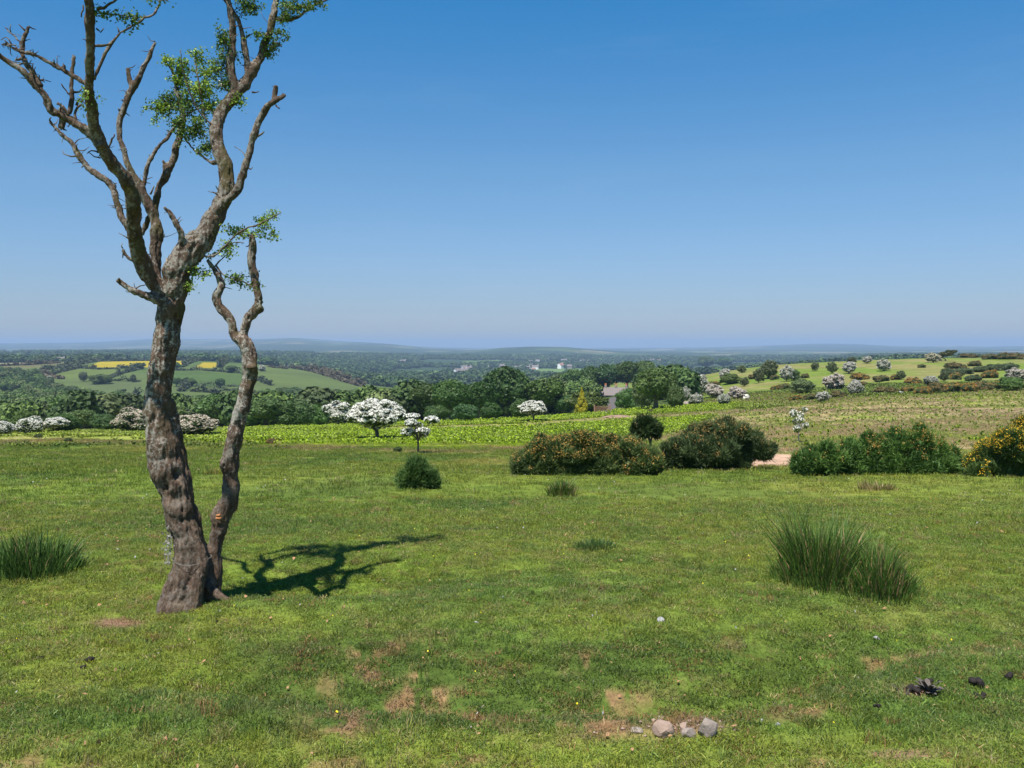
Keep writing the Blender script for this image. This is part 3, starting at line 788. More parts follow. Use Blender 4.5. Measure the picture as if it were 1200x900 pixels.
for s in range(3): proto('olive%d' % s, 180 + s, 'thornlow', 3400, .024, 500, .016, 3.0, .75, core=.6, r0=.03, bh=.16)
proto('cone0', 190, 'cone', 3000, .026, core=.8, r0=.03, bh=.3)
proto('bent0', 191, 'bent', 2600, .026, core=.6, r0=.03, bh=.35)
proto('slim0', 192, 'slim', 700, .030, 500, .026, 2.0, .0, core=.35, r0=.03, bh=.4, trunkmat=M_palebark)
proto('slim1', 193, 'slim', 1500, .026, 1500, .022, 2.0, .0, core=.4, r0=.03, bh=.36)

COLS = dict(oak=(.062, .118, .022), bush=(.072, .128, .028), pale=(.10, .135, .050), may=(.060, .090, .026), maylow=(.065, .100, .032), olive=(.10, .125, .048), cone=(.42, .37, .02), bent=(.075, .085, .032), slim=(.075, .11, .035))
def plant(kind, px, base, top, w, label, cat='tree', name=None, group=None, col=None, blo=(.74, .72, .62), Y=None, depth=1.0):
    cm, bm_, tm = PROTO[kind]
    p = at(px, Y) if Y else place(px, base, 20)
    s = p.y / F
    H = (base - top) * s; Wd = w * s
    fam = kind.rstrip('0123456789')
    name = name or {'oak': 'broadleaf_tree', 'bush': 'leafy_bush', 'pale': 'willow_bush', 'may': 'flowering_hawthorn', 'maylow': 'flowering_hawthorn', 'olive': 'thorn_tree', 'cone': 'golden_conifer', 'bent': 'wind_bent_thorn', 'slim': 'young_hawthorn'}[fam]
    e = empty(name, p - Vector((0, 0, .02 * H)), label, cat, group, random.uniform(0, 6.28) if fam != 'bent' else 0)
    e.scale = (Wd, Wd * depth, H)
    c0 = col or COLS[fam]
    c = link('crown', cm, e); v = random.uniform(.75, 1.35) if col is None else 1
    if col is None and fam in ('oak', 'bush'): c0 = (c0[0] * random.uniform(.85, 1.3), c0[1], c0[2] * random.uniform(.8, 1.5))
    c.color = (c0[0] * v, c0[1] * v, c0[2] * v, 1)
    if bm_: bo = link('blossom', bm_, e); bo.color = tuple(blo) + (1,)
    link('trunk', tm, e)
    return e

PINK = (.68, .60, .52); CREAM = (.60, .52, .40)
PL = [
 # flowering hawthorns along the bracken field
 ('may0', 441, 516, 465, 76, 'largest white flowering hawthorn, crown spreading over a dark leaning trunk'),
 ('may1', 397, 498, 468, 48, 'white hawthorn half hidden behind the largest flowering one'),
 ('may0', 625, 494, 468, 38, 'small rounded white hawthorn alone before the dark oaks'),
 ('may0', 66, 507, 488, 32, 'white hawthorn with a visible stem, rightmost of the far left three'),
 ('maylow0', 36, 508, 487, 38, 'broad white hawthorn, middle of the far left three'),
 ('maylow1', 2, 511, 493, 32, 'low white hawthorn cut by the left picture edge'),
 ('maylow2', 236, 497, 477, 34, 'bright white flat hawthorn seen between the two old trunks'),
 ('slim1', 490, 531, 483, 42, 'thin crooked hawthorn with sparse creamy flowers beside the largest'),
 ('slim0', 936, 519, 475, 24, 'spindly young hawthorn with a bare pale trunk on the dry heath'),
]
for k, px, b_, t_, w, lab in PL:
    plant(k, px, b_, t_, w, lab, blo=(.80, .79, .70))
plant('maylow0', 157, 506, 476, 50, 'fading pinkish cream hawthorn left of the old trunk', blo=CREAM)
plant('maylow1', 226, 511, 485, 62, 'fading dull cream hawthorn low between the two old trunks', blo=CREAM)
plant('pale0', 216, 500, 477, 26, 'pale green willow bush right behind the old trunk')
PL = [
 ('oak0', 594, 489, 427, 64, 'tallest broad oak in the centre of the wood'),
 ('oak1', 640, 486, 441, 52, 'dark rounded oak behind the lone white hawthorn'),
 ('oak2', 562, 491, 445, 44, 'lighter green oak just left of the tallest one'),
 ('oak3', 528, 492, 443, 52, 'dark oak third left of the tallest, behind the thin hawthorn'),
 ('oak1', 499, 492, 447, 46, 'very dark oak at the left end of the central wood'),
 ('bush0', 472, 491, 466, 28, 'pale green bush beside the very dark oak'),
 ('bush1', 688, 483, 457, 58, 'grey green rounded bush in front of the golden conifer'),
 ('bush2', 734, 480, 453, 28, 'dark bush right of the stony track below the farmhouse'),
 ('oak2', 768, 479, 430, 54, 'large oak mass right of the farmhouse'),
 ('bush3', 792, 478, 450, 26, 'fresh green bush at the right foot of the large oak mass'),
 ('pale1', 752, 479, 442, 30, 'grey leafless looking willow left of the large oak mass'),
 ('oak0', 258, 501, 461, 64, 'round dark tree between the two old trunks'),
 ('oak3', 313, 501, 464, 56, 'rounded dark tree just right of the second old trunk'),
 ('bush0', 347, 500, 467, 48, 'bright green tree mass left of the white hawthorns'),
 ('bush1', 290, 501, 476, 34, 'small dark tree behind the second old trunk'),
 ('bush2', 376, 499, 473, 34, 'dark bush directly left of the white hawthorns'),
 ('oak1', 8, 500, 474, 26, 'black green round tree at the left picture edge'),
 ('oak2', 98, 505, 479, 40, 'dark tree behind the gap right of the three hawthorns'),
 ('bush3', 122, 505, 484, 36, 'fresh green low tree between oak and fading hawthorn'),
 ('bush0', 74, 506, 484, 40, 'mid green bush behind the rightmost of the three left hawthorns'),
 ('bush1', 30, 506, 480, 40, 'mid green bush behind the middle of the three left hawthorns'),
 ('pale2', 180, 504, 484, 36, 'grey green bush hidden behind the main old trunk'),
 ('bush2', 205, 503, 474, 40, 'dark bush just right of the main old trunk'),
 ('bush1', 420, 497, 471, 46, 'dark tree behind the largest white hawthorn'),
 ('bush3', 455, 495, 470, 44, 'green tree behind the right side of the largest hawthorn'),
 ('bush0', 664, 484, 462, 30, 'low dark bush right of the dark rounded oak'),
 ('bush3', 612, 490, 466, 30, 'low bush at the right foot of the tallest oak'),
 ('bush1', 576, 492, 470, 30, 'low bush at the left foot of the tallest oak'),
 ('bush2', 546, 493, 472, 34, 'low dark bush between two oaks left of the tallest'),
 ('bush0', 512, 494, 474, 34, 'low dark bush between the two leftmost central oaks'),
]
for q in PL: plant(*q[:5], q[5], cat='tree' if q[0][:3] == 'oak' else 'bush')
plant('cone0', 682, 478, 445, 19, 'golden yellow conifer standing over the bushes left of the farmhouse', Y=178)
# row of trees behind the farmhouse
for px, b_, t_, w, k in ((672, 470, 437, 34, 'oak1'), (692, 468, 433, 36, 'oak3'), (712, 466, 431, 34, 'oak0'), (735, 465, 430, 36, 'oak2'), (756, 463, 431, 30, 'oak1'), (652, 472, 441, 30, 'pale0')):
    nth = {672: 'second', 692: 'third', 712: 'fourth', 735: 'fifth', 756: 'sixth', 652: 'first'}[px]
    plant(k, px, b_, t_, w, nth + ' tree from the left in the row behind the farmhouse', group='trees behind the farmhouse', Y=420)
# moor slope on the right
PL = [
 ('maylow0', 816, 475, 460, 20, 'low white hawthorn at the wood corner beside the pale slab', None, None),
 ('may2', 837, 467, 449, 24, 'rounded pinkish white hawthorn, left of a matching pair', None, PINK),
 ('may1', 864, 468, 452, 23, 'rounded pinkish white hawthorn, right of a matching pair', None, PINK),
 ('maylow1', 848, 475, 461, 17, 'small green bush with few flowers below the hawthorn pair', None, None),
 ('maylow2', 819, 464, 438, 30, 'tall pale hawthorn half leaf half blossom above the wood corner', None, None),
 ('maylow0', 802, 470, 452, 18, 'leafy bush with scattered flowers at the edge of the oak mass', None, None),
 ('olive0', 812, 439, 430, 12, 'small greyish thorn left of the two dark skyline trees', None, None),
 ('olive1', 836, 436, 428, 11, 'small greyish thorn in front of the two dark skyline trees', None, None),
 ('may2', 849, 446, 431, 14, 'whitish thorn rising behind the dark green slope bush', None, None),
 ('bush1', 856, 450, 437, 28, 'dark green broad bush on the slope under the skyline trees', None, None),
 ('olive2', 869, 437, 428, 14, 'olive thorn just right of the two dark skyline trees', None, None),
 ('olive0', 901, 444, 421, 24, 'tall olive thorn, highest of the slope left group', None, None),
 ('olive1', 889, 449, 431, 15, 'olive thorn touching the tall olive one on its left', None, None),
 ('olive2', 872, 453, 441, 12, 'little dark thorn with visible stem amid the slope', None, None),
 ('may1', 922, 447, 427, 17, 'white topped hawthorn with a green neighbour to its right', None, None),
 ('bush2', 930, 446, 431, 15, 'green bush leaning on the white topped hawthorn', None, None),
 ('oak2', 827, 433, 417, 23, 'dark round tree on the skyline, left of two', None, None),
 ('oak0', 848, 432, 418, 20, 'dark round tree on the skyline, right of two', None, None),
 ('bush0', 797, 438, 430, 28, 'dark low thicket left of the skyline trees', None, None),
 ('pale0', 940, 462, 442, 30, 'grey olive thorn with bare lower branches mid slope', None, None),
 ('may1', 977, 458, 436, 28, 'biggest pinkish hawthorn of the slope centre', None, PINK),
 ('maylow2', 1002, 463, 444, 20, 'green hawthorn with white tips right of the biggest pinkish one', None, None),
 ('may2', 964, 471, 458, 19, 'dark stemmed hawthorn with flat white top at the heath edge', None, None),
 ('olive0', 975, 438, 423, 15, 'pale olive thorn behind the biggest pinkish hawthorn', None, None),
 ('may2', 995, 438, 423, 18, 'whitish thorn right behind the biggest pinkish hawthorn', None, None),
 ('olive1', 955, 435, 424, 11, 'small stemmed olive thorn near the crest', None, None),
 ('olive2', 998, 426, 418, 12, 'tiny thorn on the crest left of a white one', None, None),
 ('may2', 1016, 426, 417, 13, 'tiny white flowering thorn on the crest', None, None),
 ('may1', 1036, 435, 420, 18, 'whitish round thorn near the crest with sheep beside it', None, None),
 ('may1', 1094, 425, 413, 20, 'creamy flat thorn on the crest beside the wind bent one', None, (.66, .60, .45)),
 ('olive2', 1106, 447, 435, 13, 'grey green thorn above the long gorse belt', None, None),
 ('maylow1', 1091, 453, 440, 19, 'pale thorn with white tips at the left of the gorse belt', None, None),
 ('olive0', 1056, 445, 434, 13, 'grey flecked thorn between two orange gorse clumps', None, None),
 ('maylow0', 1191, 447, 430, 28, 'pinkish hawthorn above dark bushes at the right picture edge', None, PINK),
 ('bush3', 1186, 458, 441, 36, 'deep green bush under the pinkish edge hawthorn', None, None),
]
for k, px, b_, t_, w, lab, c_, bl in PL: plant(k, px, b_, t_, w, lab, col=c_, blo=bl or (.62, .60, .52), cat='bush' if k[:4] == 'bush' else 'tree')
plant('bent0', 1108, 423, 409.5, 24, 'wind bent thorn streaming to the right on the crest')
# trees standing on the fields of the left hill
PL = [
 ('bush0', 118, 450, 438, 28, 'dark tree clump in the middle of the left hill fields'),
 ('olive1', 98, 447, 435, 12, 'thin grey tree beside the dark clump on the left hill'),
 ('olive2', 156, 448, 438, 9, 'bare thin tree on the hedge left of the old trunk'),
 ('oak1', 165, 433, 426.5, 8, 'little round tree at the corner of the yellow field'),
 ('oak2', 207, 453, 442, 13, 'round hill tree just right of the main old trunk'),
 ('oak3', 225, 453, 443, 12, 'round hill tree beside the short double hedge'),
 ('oak0', 258, 455, 443, 14, 'round hill tree standing alone on the middle hedge'),
 ('oak1', 272, 437, 428, 15, 'broad hill tree with a pale spot left of the second trunk'),
 ('oak3', 207, 434, 424, 10, 'dark tree at the right end of the larger yellow field'),
 ('maylow0', 307, 435, 427, 10, 'pale flowering thorn on the hill right of the second trunk'),
 ('maylow1', 58, 444, 440, 6, 'tiny white bush on the left hill hedge'),
]
for k, px, b_, t_, w, lab in PL:
    plant(k, px, b_, t_, w, lab, Y=None)
# thickets of the valley between the wood and the hill
k = 0
vt = [(100, 471, 458), (125, 472, 461), (148, 472, 462), (60, 462, 447), (25, 458, 441), (80, 465, 452), (8, 452, 435), (40, 453, 438), (250, 470, 459), (285, 471, 456), (322, 470, 455), (350, 471, 449), (340, 462, 447), (365, 463, 450)]
# ------------------------------------------------------------------ woodland masses: uncountable, one object each
def wood_kind(name, seed, n, leaf):
    rg = np.random.default_rng(seed); L = crown_lobes(rg, 'round'); g = Geo()
    L = [(l[0], l[1], l[2] - .1, l[3], l[4], l[5] * 1.1) for l in L]
    for l in L: rough_ball(g, l[:3], np.array(l[3:6]) * .85, rg, .3, ICO1, var=.3)
    C, D, K = lobe_points(L, n, rg, .75, 1.1, .8, 0)
    leaves(g, C, D, rg.uniform(.6, 1.3, len(C)) * leaf, rg)
    return g.mesh(name, [M_instc])
wk = [wood_kind('canopy', 300 + s, 900, .05) for s in range(4)]
wk_far = [wood_kind('far_canopy', 310 + s, 130, .12) for s in range(3)]
rg = np.random.default_rng(21)
def woods(name, label, n, y0, y1, accept, hmin, hmax, kinds, pal, half=.62, wr=(.8, 1.3)):
    x, y = wedge(n, y0, y1, 1.8, half)
    z = zg(x, y); px, py = pix(x, y, z)
    k = accept(x, y, px, py)
    x, y, z = x[k], y[k], z[k]
    h = rg.uniform(hmin, hmax, len(x)); w = h * rg.uniform(*wr, len(x))
    pal = np.array(pal); t = pal[rg.integers(0, len(pal), len(x))] * rg.uniform(.75, 1.3, (len(x), 1))
    print(name, len(x))
    return scatter(name, np.stack([x, y, z - h * .1], 1), np.stack([np.zeros(len(x)), np.zeros(len(x)), rg.uniform(0, 6.28, len(x))], 1), np.stack([w, w, h], 1), rg.integers(0, len(kinds), len(x)), t, kinds, label, 'woodland')
PALW = [(.050, .092, .022), (.062, .108, .024), (.078, .128, .028), (.058, .084, .028), (.105, .140, .045)]
def acc_valley(x, y, px, py):
    left = (px < 800) & (y > 130) & (y < np.where(px < 70, 1000, 700))
    # open meadow glimpsed at far left, farmyard
    top = np.interp(px, [-300, 0, 40, 60, 100, 160, 240, 300, 380, 450, 560, 640, 800], [434, 436, 440, 452, 466, 476, 473, 466, 461, 466, 466, 462, 458])
    vis = (py > top) | (y < 240)
    farm = ((px > 696) & (px < 748) & (y > 160) & (y < 400)) | ((px > 655) & (px < 706) & (y < 260))
    edge = (px > 500) & (px < 800) & (y < 185)
    meadow = (px < 22) & (py > 459) & (py < 472) & (y > 250)
    return left & vis & ~farm & ~edge & ~meadow & (y > 165)
woods('valley_woodland', 'dark green mixed wood filling the valley behind the field', 7500, 150, 1000, acc_valley, 4.5, 10.5, wk, PALW)
def acc_ridge(x, y, px, py):
    # belts behind the hill fields and the long wooded ridge
    k = (y > 1150) & woodmask(x, y)
    k &= ~((px < 430) & (y < 1470))
    return k
woods('ridge_woodland', 'hazy blue green woods covering the ridge beyond the valley', 60000, 1130, 4200, acc_ridge, 7, 19, wk_far, [(.042, .080, .022), (.060, .105, .026), (.036, .066, .024), (.080, .125, .034)], .60, (.8, 1.6))

# ------------------------------------------------------------------ hedges on the left hill
def hedge(pts, label, w=2.6, h=2.6, col=(.040, .055, .020), yr=(450, 1350), cat='hedge', group=None, name='hedge'):
    g = Geo(); P = [place(px, py, *yr) for px, py in pts]
    C = []
    for a, b_ in zip(P[:-1], P[1:]):
        L = (b_ - a).length; n = max(2, int(L / 1.2))
        for k in range(n):
            t = k / n; x = a.x + (b_.x - a.x) * t; y = a.y + (b_.y - a.y) * t
            C.append((x, y))
    w *= .95; h *= .85
    C = np.array(C); hh = h * (.5 + 2.2 * ss(.45, .75, fbm(C[:, 0] / 9, C[:, 1] / 9, 151)) + .3)
    o = P[0].copy()
    z = zg(C[:, 0], C[:, 1])
    for r_ in range(12):
        off = rg.normal(0, .33, (len(C), 3)) * np.array((w, w, 0)); zz = rg.uniform(.1, 1, len(C)) * hh
        c = np.stack([C[:, 0] + off[:, 0], C[:, 1] + off[:, 1], z + zz], 1) - np.array(o)
        leaves(g, c, np.tile((0, -.3, 1.0), (len(c), 1)), rg.uniform(.4, 1.0, len(c)) * w * .35, rg)
    ob = link(name, g.mesh('hedge', [M_leaf]), loc=o); ob.color = col + (1,)
    return tag(ob, label, cat, group)
BR = (.085, .070, .035)
hedge([(28, 438), (47, 435), (77, 430), (100, 426), (117, 422.4), (172, 421), (240, 420.6)], 'long hedge curving up the hill to run above the yellow fields', 5, 2.6)
hedge([(93, 431.5), (117, 433), (142, 432), (160, 430.5), (168, 429)], 'thick hedge along the foot of the larger yellow field', 5, 2.2)
hedge([(28, 438.5), (40, 439.5), (52, 440), (73, 444.5)], 'short ragged hedge dropping from the long one at far left', 5, 3.4, BR)
hedge([(128, 443.5), (142, 438), (167, 432)], 'slanting hedge rising to the corner of the yellow field', 4, 3.4)
hedge([(130, 446.5), (148, 447), (165, 447.5)], 'low hedge ending behind the main old trunk', 3, 2.5)
hedge([(203, 434.3), (240, 434.5), (283, 438)], 'level hedge under the smaller yellow field', 3.4, 2.6)
hedge([(213, 430.5), (230, 423.5)], 'short hedge dividing the two yellow fields', 4, 3)
hedge([(257, 431), (267, 423.5)], 'short hedge right of the smaller yellow field', 5, 4)
hedge([(230, 452.8), (252, 454), (282, 453)], 'thin lower hedge through the lone round tree', 2.4, 2)
hedge([(212, 459), (216, 455), (222, 452)], 'short double hedge running down the hill', 5, 3.4)
hedge([(315, 430.5), (338, 433)], 'broken brown hedge right of the second trunk', 4, 2.4, BR)
hedge([(343, 428), (357, 432.5), (373, 438), (390, 443), (405, 448), (423, 453)], 'brown scrubby hedge descending the right shoulder of the hill', 8, 4.5, BR)
hedge([(0, 429), (33, 428), (70, 425.4)], 'brownish hedge along the top of the far left field', 5, 3, BR)
hedge([(50, 441), (62, 438.5), (78, 434.5), (93, 431.5)], 'dark hedge joining the long one to the foot of the yellow field', 4, 3)
hedge([(285, 439), (300, 445), (318, 452)], 'thin hedge running down behind the second old trunk', 3.4, 2.6)
hedge([(225, 459), (250, 460.5), (283, 458)], 'low hedge along the foot of the hill between the trunks', 4, 3.2)
hedge([(140, 466.5), (165, 465.5)], 'hedge at the foot of the pale field left of the trunk', 4, 3)

# ------------------------------------------------------------------ small gorse clumps of the right slope
def gorse_unit(seed, name):
    rg = np.random.default_rng(seed); L = [(0, 0, .35, .36, .3, .36)]
    for k in range(16):
        a = k * 2.4; q = rg.uniform(.12, .40); L.append((q * math.cos(a), q * .8 * math.sin(a), rg.uniform(.15, .72) - q * .5, rg.uniform(.08, .17), rg.uniform(.08, .16), rg.uniform(.12, .26)))
    g = Geo()
    for l in L: rough_ball(g, l[:3], np.array(l[3:6]) * .88, rg, .3, ICO1, var=.3)
    C, D, K = lobe_points(L, 1500, rg, .8, 1.12, .85, 0); leaves(g, C, D, rg.uniform(.6, 1.3, len(C)) * .032, rg)
    f = g.mesh('foliage', [M_gorse])
    C, D, K = lobe_points(L, 2600, rg, 1.0, 1.25, .9, .12)
    q = np.array([mnoise.noise(Vector((c * 5 + seed).tolist())) for c in C]); k_ = (q + D[:, 2] * .35) > .12
    g = Geo(); leaves(g, C[k_], D[k_], rg.uniform(.5, 1.2, k_.sum()) * .024, rg)
    return f, g.mesh('blossom', [M_gbloss])
GU = [gorse_unit(400 + s, 'g') for s in range(3)]
ORD = ['first', 'second', 'third', 'fourth', 'fifth', 'sixth', 'seventh', 'eighth', 'ninth', 'tenth', 'eleventh', 'twelfth', 'thirteenth', 'fourteenth', 'fifteenth', 'sixteenth']
OR_ = (.40, .23, .05); BN = (.22, .16, .06)
def sgorse(i, px, b_, t_, w, lab, blo=OR_, col=(.060, .085, .026), group='gorse clumps on the slope'):
    w = w * 1.15
    p = place(px, b_, 25, 420); s = p.y / F
    e = empty('gorse_bush', p, lab, 'bush', group, random.uniform(-.5, .5)); e.scale = (w * s * random.uniform(.9, 1.1), w * s * .8, (b_ - t_) * s * random.uniform(1.2, 1.5)); e.location.z -= (b_ - t_) * s * .12
    f, bl = GU[i % 3]
    o = link('foliage', f, e); o.color = col + (1,); o = link('blossom', bl, e); o.color = blo + (1,)
SG = [(1007, 445, 437.5, 24, 'orange topped gorse clump right of the whitish thorn', OR_), (1033, 447, 439, 24, 'dark gorse clump with a dull top between slope thorns', BN), (1049, 445, 437, 14, 'orange gorse beside the grey flecked thorn', OR_),
 (1038, 461, 452, 30, 'wide dark gorse clump at the upper heath edge', BN), (950, 469, 461, 20, 'dark gorse clump left of the flat topped hawthorn', BN), (932, 469, 462, 18, 'rusty gorse clump at the left of the heath edge', OR_),
 (982, 466, 457, 20, 'brownish gorse mound right of the flat topped hawthorn', BN), (920, 456, 448, 17, 'dark gorse clump beside the rusty pair mid slope', BN), (908, 458, 451, 14, 'rusty small gorse left of the grey olive thorn', OR_),
 (1119, 432, 424, 28, 'smooth dark gorse mound right of the wind bent thorn', BN), (1080, 431, 426, 10, 'tiny dark bush below the creamy crest thorn', BN), (1142, 429, 422.5, 17, 'dark gorse mound near the crest, right part', BN),
 (1070, 451, 442, 21, 'dark gorse mound with orange flecks left of the pale thorn', OR_), (1120, 445, 436, 14, 'orange brown gorse above the belt', OR_), (1160, 443, 434, 24, 'orange gorse clump on the green scrub', OR_),
 (882, 444, 438, 12, 'small brown gorse between olive thorns', BN), (908, 445, 439, 12, 'small brown gorse right of the tall olive thorn', BN), (943, 443, 437, 12, 'small brown gorse between two slope thorns', BN), (1012, 452, 447, 14, 'flat green gorse strip under the slope thorns', BN), (836, 452, 446, 16, 'rusty low gorse under the dark slope bush', OR_), (762, 484, 478, 8, 'small brown bush on the track edge of the bracken', BN)]
for i_, (px, b_, t_, w, lab, bl) in enumerate(SG): sgorse(i_, px, b_, t_, w, lab, bl)
for i_, (px, b_, t_, w) in enumerate([(1046, 461, 453, 18), (1064, 460, 452, 18), (1082, 462, 451, 20), (1098, 460, 447, 24), (1116, 459, 446, 26), (1134, 459, 447, 24), (1150, 458, 445, 26), (1167, 457, 446, 24), (1184, 456, 447, 24), (1202, 456, 445, 26)]):
    sgorse(i_, px, b_, t_, w, ORD[i_] + ' bush from the left in the long rusty gorse belt', OR_ if i_ % 3 else BN, group='gorse belt at the upper heath edge')
for i_, (px, b_, t_, w) in enumerate([(1135, 419, 414.5, 24), (1160, 421, 414, 22), (1175, 421, 413, 22), (1190, 421, 414, 24), (1208, 421, 413, 24)]):
    sgorse(i_, px, b_, t_, w, ORD[i_] + ' bush from the left in the dark row on the right crest', BN, group='dark bushes along the right crest')
for i_, (px, b_, t_, w) in enumerate([(1112, 439, 432, 22), (1130, 438, 430, 24), (1148, 436, 428, 24), (1166, 434, 426, 24), (1182, 434, 425, 24), (1140, 446, 438, 24), (1120, 440, 433, 20)]):
    sgorse(i_, px, b_, t_, w, ORD[i_] + ' bush from the left in the grey green scrub near the crest' if i_ < 5 else ('lowest scrub bush touching the orange clump' if i_ == 5 else 'small scrub bush tucked behind the first one'), (.09, .12, .05), (.075, .105, .042), group='grey green scrub near the crest')

# ------------------------------------------------------------------ big foreground gorse bushes
def shoots(g, C, D, ln, w, rg, var, up=.5, k=3):
    """spiny shoots: k thin triangles fanning from each centre"""
    n = len(C)
    for _ in range(k):
        d = unit(D + rg.normal(0, .45, (n, 3)) + np.array((0, 0, up)))
        s = unit(np.cross(d, rg.normal(0, 1, (n, 3)))) * w * rg.uniform(.6, 1.3, (n, 1))
        L_ = (ln * rg.uniform(.6, 1.4, n))[:, None]
        P = np.stack([C - s - d * L_ * .3, C + s - d * L_ * .3, C + d * L_], 1)
        g.add(P.reshape(-1, 3), T=np.arange(n * 3).reshape(n, 3), var=var)
def big_gorse(lobes_px, base, Y, label, blo_col, blothr, nsh, seed, green=(.036, .066, .017), nblo=3000, yellow=None, depth=1.0, px0=None, stem=None):
    rg = np.random.default_rng(seed)
    px0 = px0 or sum(l[0] for l in lobes_px) / len(lobes_px)
    o = at(px0, Y)
    L = []
    for q in lobes_px:
        px, py, r_ = q[:3]; dy = q[3] if len(q) > 3 else rg.uniform(-.3, .3)
        c = W(px, py, Y + dy); rr = r_ * Y / F
        L.append((c.x - o.x, c.y - o.y, c.z - o.z, rr, rr * depth, rr))
    # undergrowth lobes that close the skirt down to the ground
    for q in lobes_px[::1]:
        px, py, r_ = q[:3]
        if base - py > r_ * .6 and not stem:
            c = W(px, min(base - r_ * .35, py + r_), Y - .1); rr = r_ * .8 * Y / F; L.append((c.x - o.x, c.y - o.y, c.z - o.z, rr, rr, rr))
    # ragged small lobes
    L = [(l[0], l[1], l[2], l[3] * .88, l[4] * .88, l[5] * .88) for l in L]
    nsm = 90 if not stem else 14
    C, D, K = lobe_points(L, nsm, rg, .9, 1.12, .85); nsm = len(C)
    ms = min(1.0, .6 * max(l[3] for l in L) / .2)
    for c in C:
        rr = rg.uniform(.05, .15) * (Y / 19) * ms; L.append((*c, rr, rr, rr * rg.uniform(.8, 1.4)))
    if not stem: L = [(l[0] * 1.03, l[1], l[2] * .85 - .02, l[3], l[4], l[5] * .9) for l in L]
    e = empty('gorse_bush', o, label, 'bush')
    g = Geo()
    for l in L[:-nsm]: rough_ball(g, l[:3], np.array(l[3:6]) * .88, rg, .28, ICO3, 3.2, var=.25)
    for l in L[-nsm:]: rough_ball(g, l[:3], np.array(l[3:6]) * .75, rg, .28, ICO1, 3.2, var=.25)
    C, D, K = lobe_points(L, nsh, rg, .82, 1.06, .86)
    zb = zg(C[:, 0] + o.x, C[:, 1] + o.y) - o.z
    kk = C[:, 2] > zb - .05; C, D, K = C[kk], D[kk], K[kk]
    lv = rg.uniform(0, .6, len(L))[K] + rg.uniform(0, .4, len(C))
    sz = Y / 19
    shoots(g, C, D, .068 * sz, .013 * sz, rg, lv)
    kk = rg.uniform(0, 1, len(C)) < .10; shoots(g, C[kk] + D[kk] * .03 * sz, D[kk], .15 * sz, .010 * sz, rg, lv[kk], .9, 2)
    f = link('foliage', g.mesh('foliage', [M_gorse]), e); f.color = green + (1,)
    hmax = max(l[2] + l[5] for l in L)
    C, D, K = lobe_points(L, nblo * 4, rg, .97, 1.14, .92)
    q = np.array([mnoise.noise(Vector((c * 2.2 + seed).tolist())) + 1.1 * mnoise.noise(Vector((c * 8).tolist())) for c in C])
    kk = (q + 1.35 * (C[:, 2] / hmax) + D[:, 2] * .25) > blothr + .33
    C, D = C[kk][:nblo * 2], D[kk][:nblo * 2]
    g = Geo()
    if len(C): leaves(g, C + D * rg.uniform(.02, .06, (len(C), 1)) * sz, D, rg.uniform(.5, 1.3, len(C)) * .0115 * sz, rg, bend=.5)
    if g.n and len(C): bl = link('blossom', g.mesh('blossom', [M_gbloss]), e); bl.color = blo_col + (1,)
    g = Geo()
    for k in range(5):
        l = L[int(rg.integers(0, len(lobes_px)))]
        tube(g, catmull([(rg.uniform(-.1, .1), rg.uniform(-.1, .1), -.05, .03), (l[0] * .5, l[1] * .5, l[2] * .5, .022), (l[0], l[1], l[2], .008)], .08), 6, .08, rg)
    if stem:
        a = W(*stem[0], Y); b2 = W(*stem[1], Y)
        tube(g, catmull([(a.x - o.x, 0, a.z - o.z, .035), ((a.x + b2.x) / 2 - o.x + .03, .03, (a.z + b2.z) / 2 - o.z, .028), (b2.x - o.x, 0, b2.z - o.z, .03)], .08), 7, .1, rg)
    link('stem', g.mesh('stem', [M_trunkfar]), e)
    return e
big_gorse([(618, 541, 19), (640, 530, 24), (665, 525, 24), (690, 523, 22), (712, 524, 20), (738, 528, 21), (757, 534, 18), (650, 516, 13), (680, 510, 12), (716, 512, 11), (735, 515, 11), (655, 540, 20), (700, 542, 20)], 553, 19.0,
          'long gorse mound with faded orange flowers, middle of the field', (.40, .25, .055), .60, 22000, 501, (.085, .125, .034), nblo=7500, depth=1.2)
big_gorse([(757, 499, 11), (749, 505, 8), (766, 502, 9), (752, 494, 7)], 545, 20.5, 'small clipped looking gorse crown on a bare stem above the long mound', BN, 1.15, 2600, 502, nblo=300, stem=((764, 534), (758, 505)))
big_gorse([(795, 530, 19), (812, 520, 20), (832, 508, 20), (852, 503, 19), (866, 518, 18), (840, 524, 24), (826, 533, 18), (865, 533, 13), (845, 493, 12), (820, 500, 11), (885, 516, 11), (896, 522, 8), (878, 505, 9), (868, 497, 9)], 545, 21.5,
          'tall dark gorse with brownish flowers beside the sandy hollow', (.30, .20, .055), .80, 22000, 503, (.070, .105, .036), nblo=6000, depth=1.1)
big_gorse([(948, 539, 18), (970, 533, 19), (995, 528, 20), (1020, 525, 20), (1045, 518, 21), (1070, 514, 19), (1092, 525, 20), (1110, 538, 15), (1040, 536, 20), (1075, 536, 20), (1000, 541, 16), (1052, 506, 11), (1075, 503, 10), (1030, 510, 9)], 554, 18.8,
          'wide bright green gorse with orange crest right of the sandy hollow', (.42, .27, .06), .80, 24000, 504, (.080, .155, .030), nblo=6500, depth=1.2)
big_gorse([(1146, 540, 15), (1163, 525, 19), (1183, 512, 20), (1203, 502, 22), (1232, 508, 30), (1190, 535, 24), (1225, 535, 28), (1262, 520, 32)], 557, 18.2,
          'gorse bush covered in bright yellow flowers at the right edge', (.72, .46, .025), .45, 22000, 505, (.075, .125, .028), nblo=9000, depth=1.1, px0=1190)
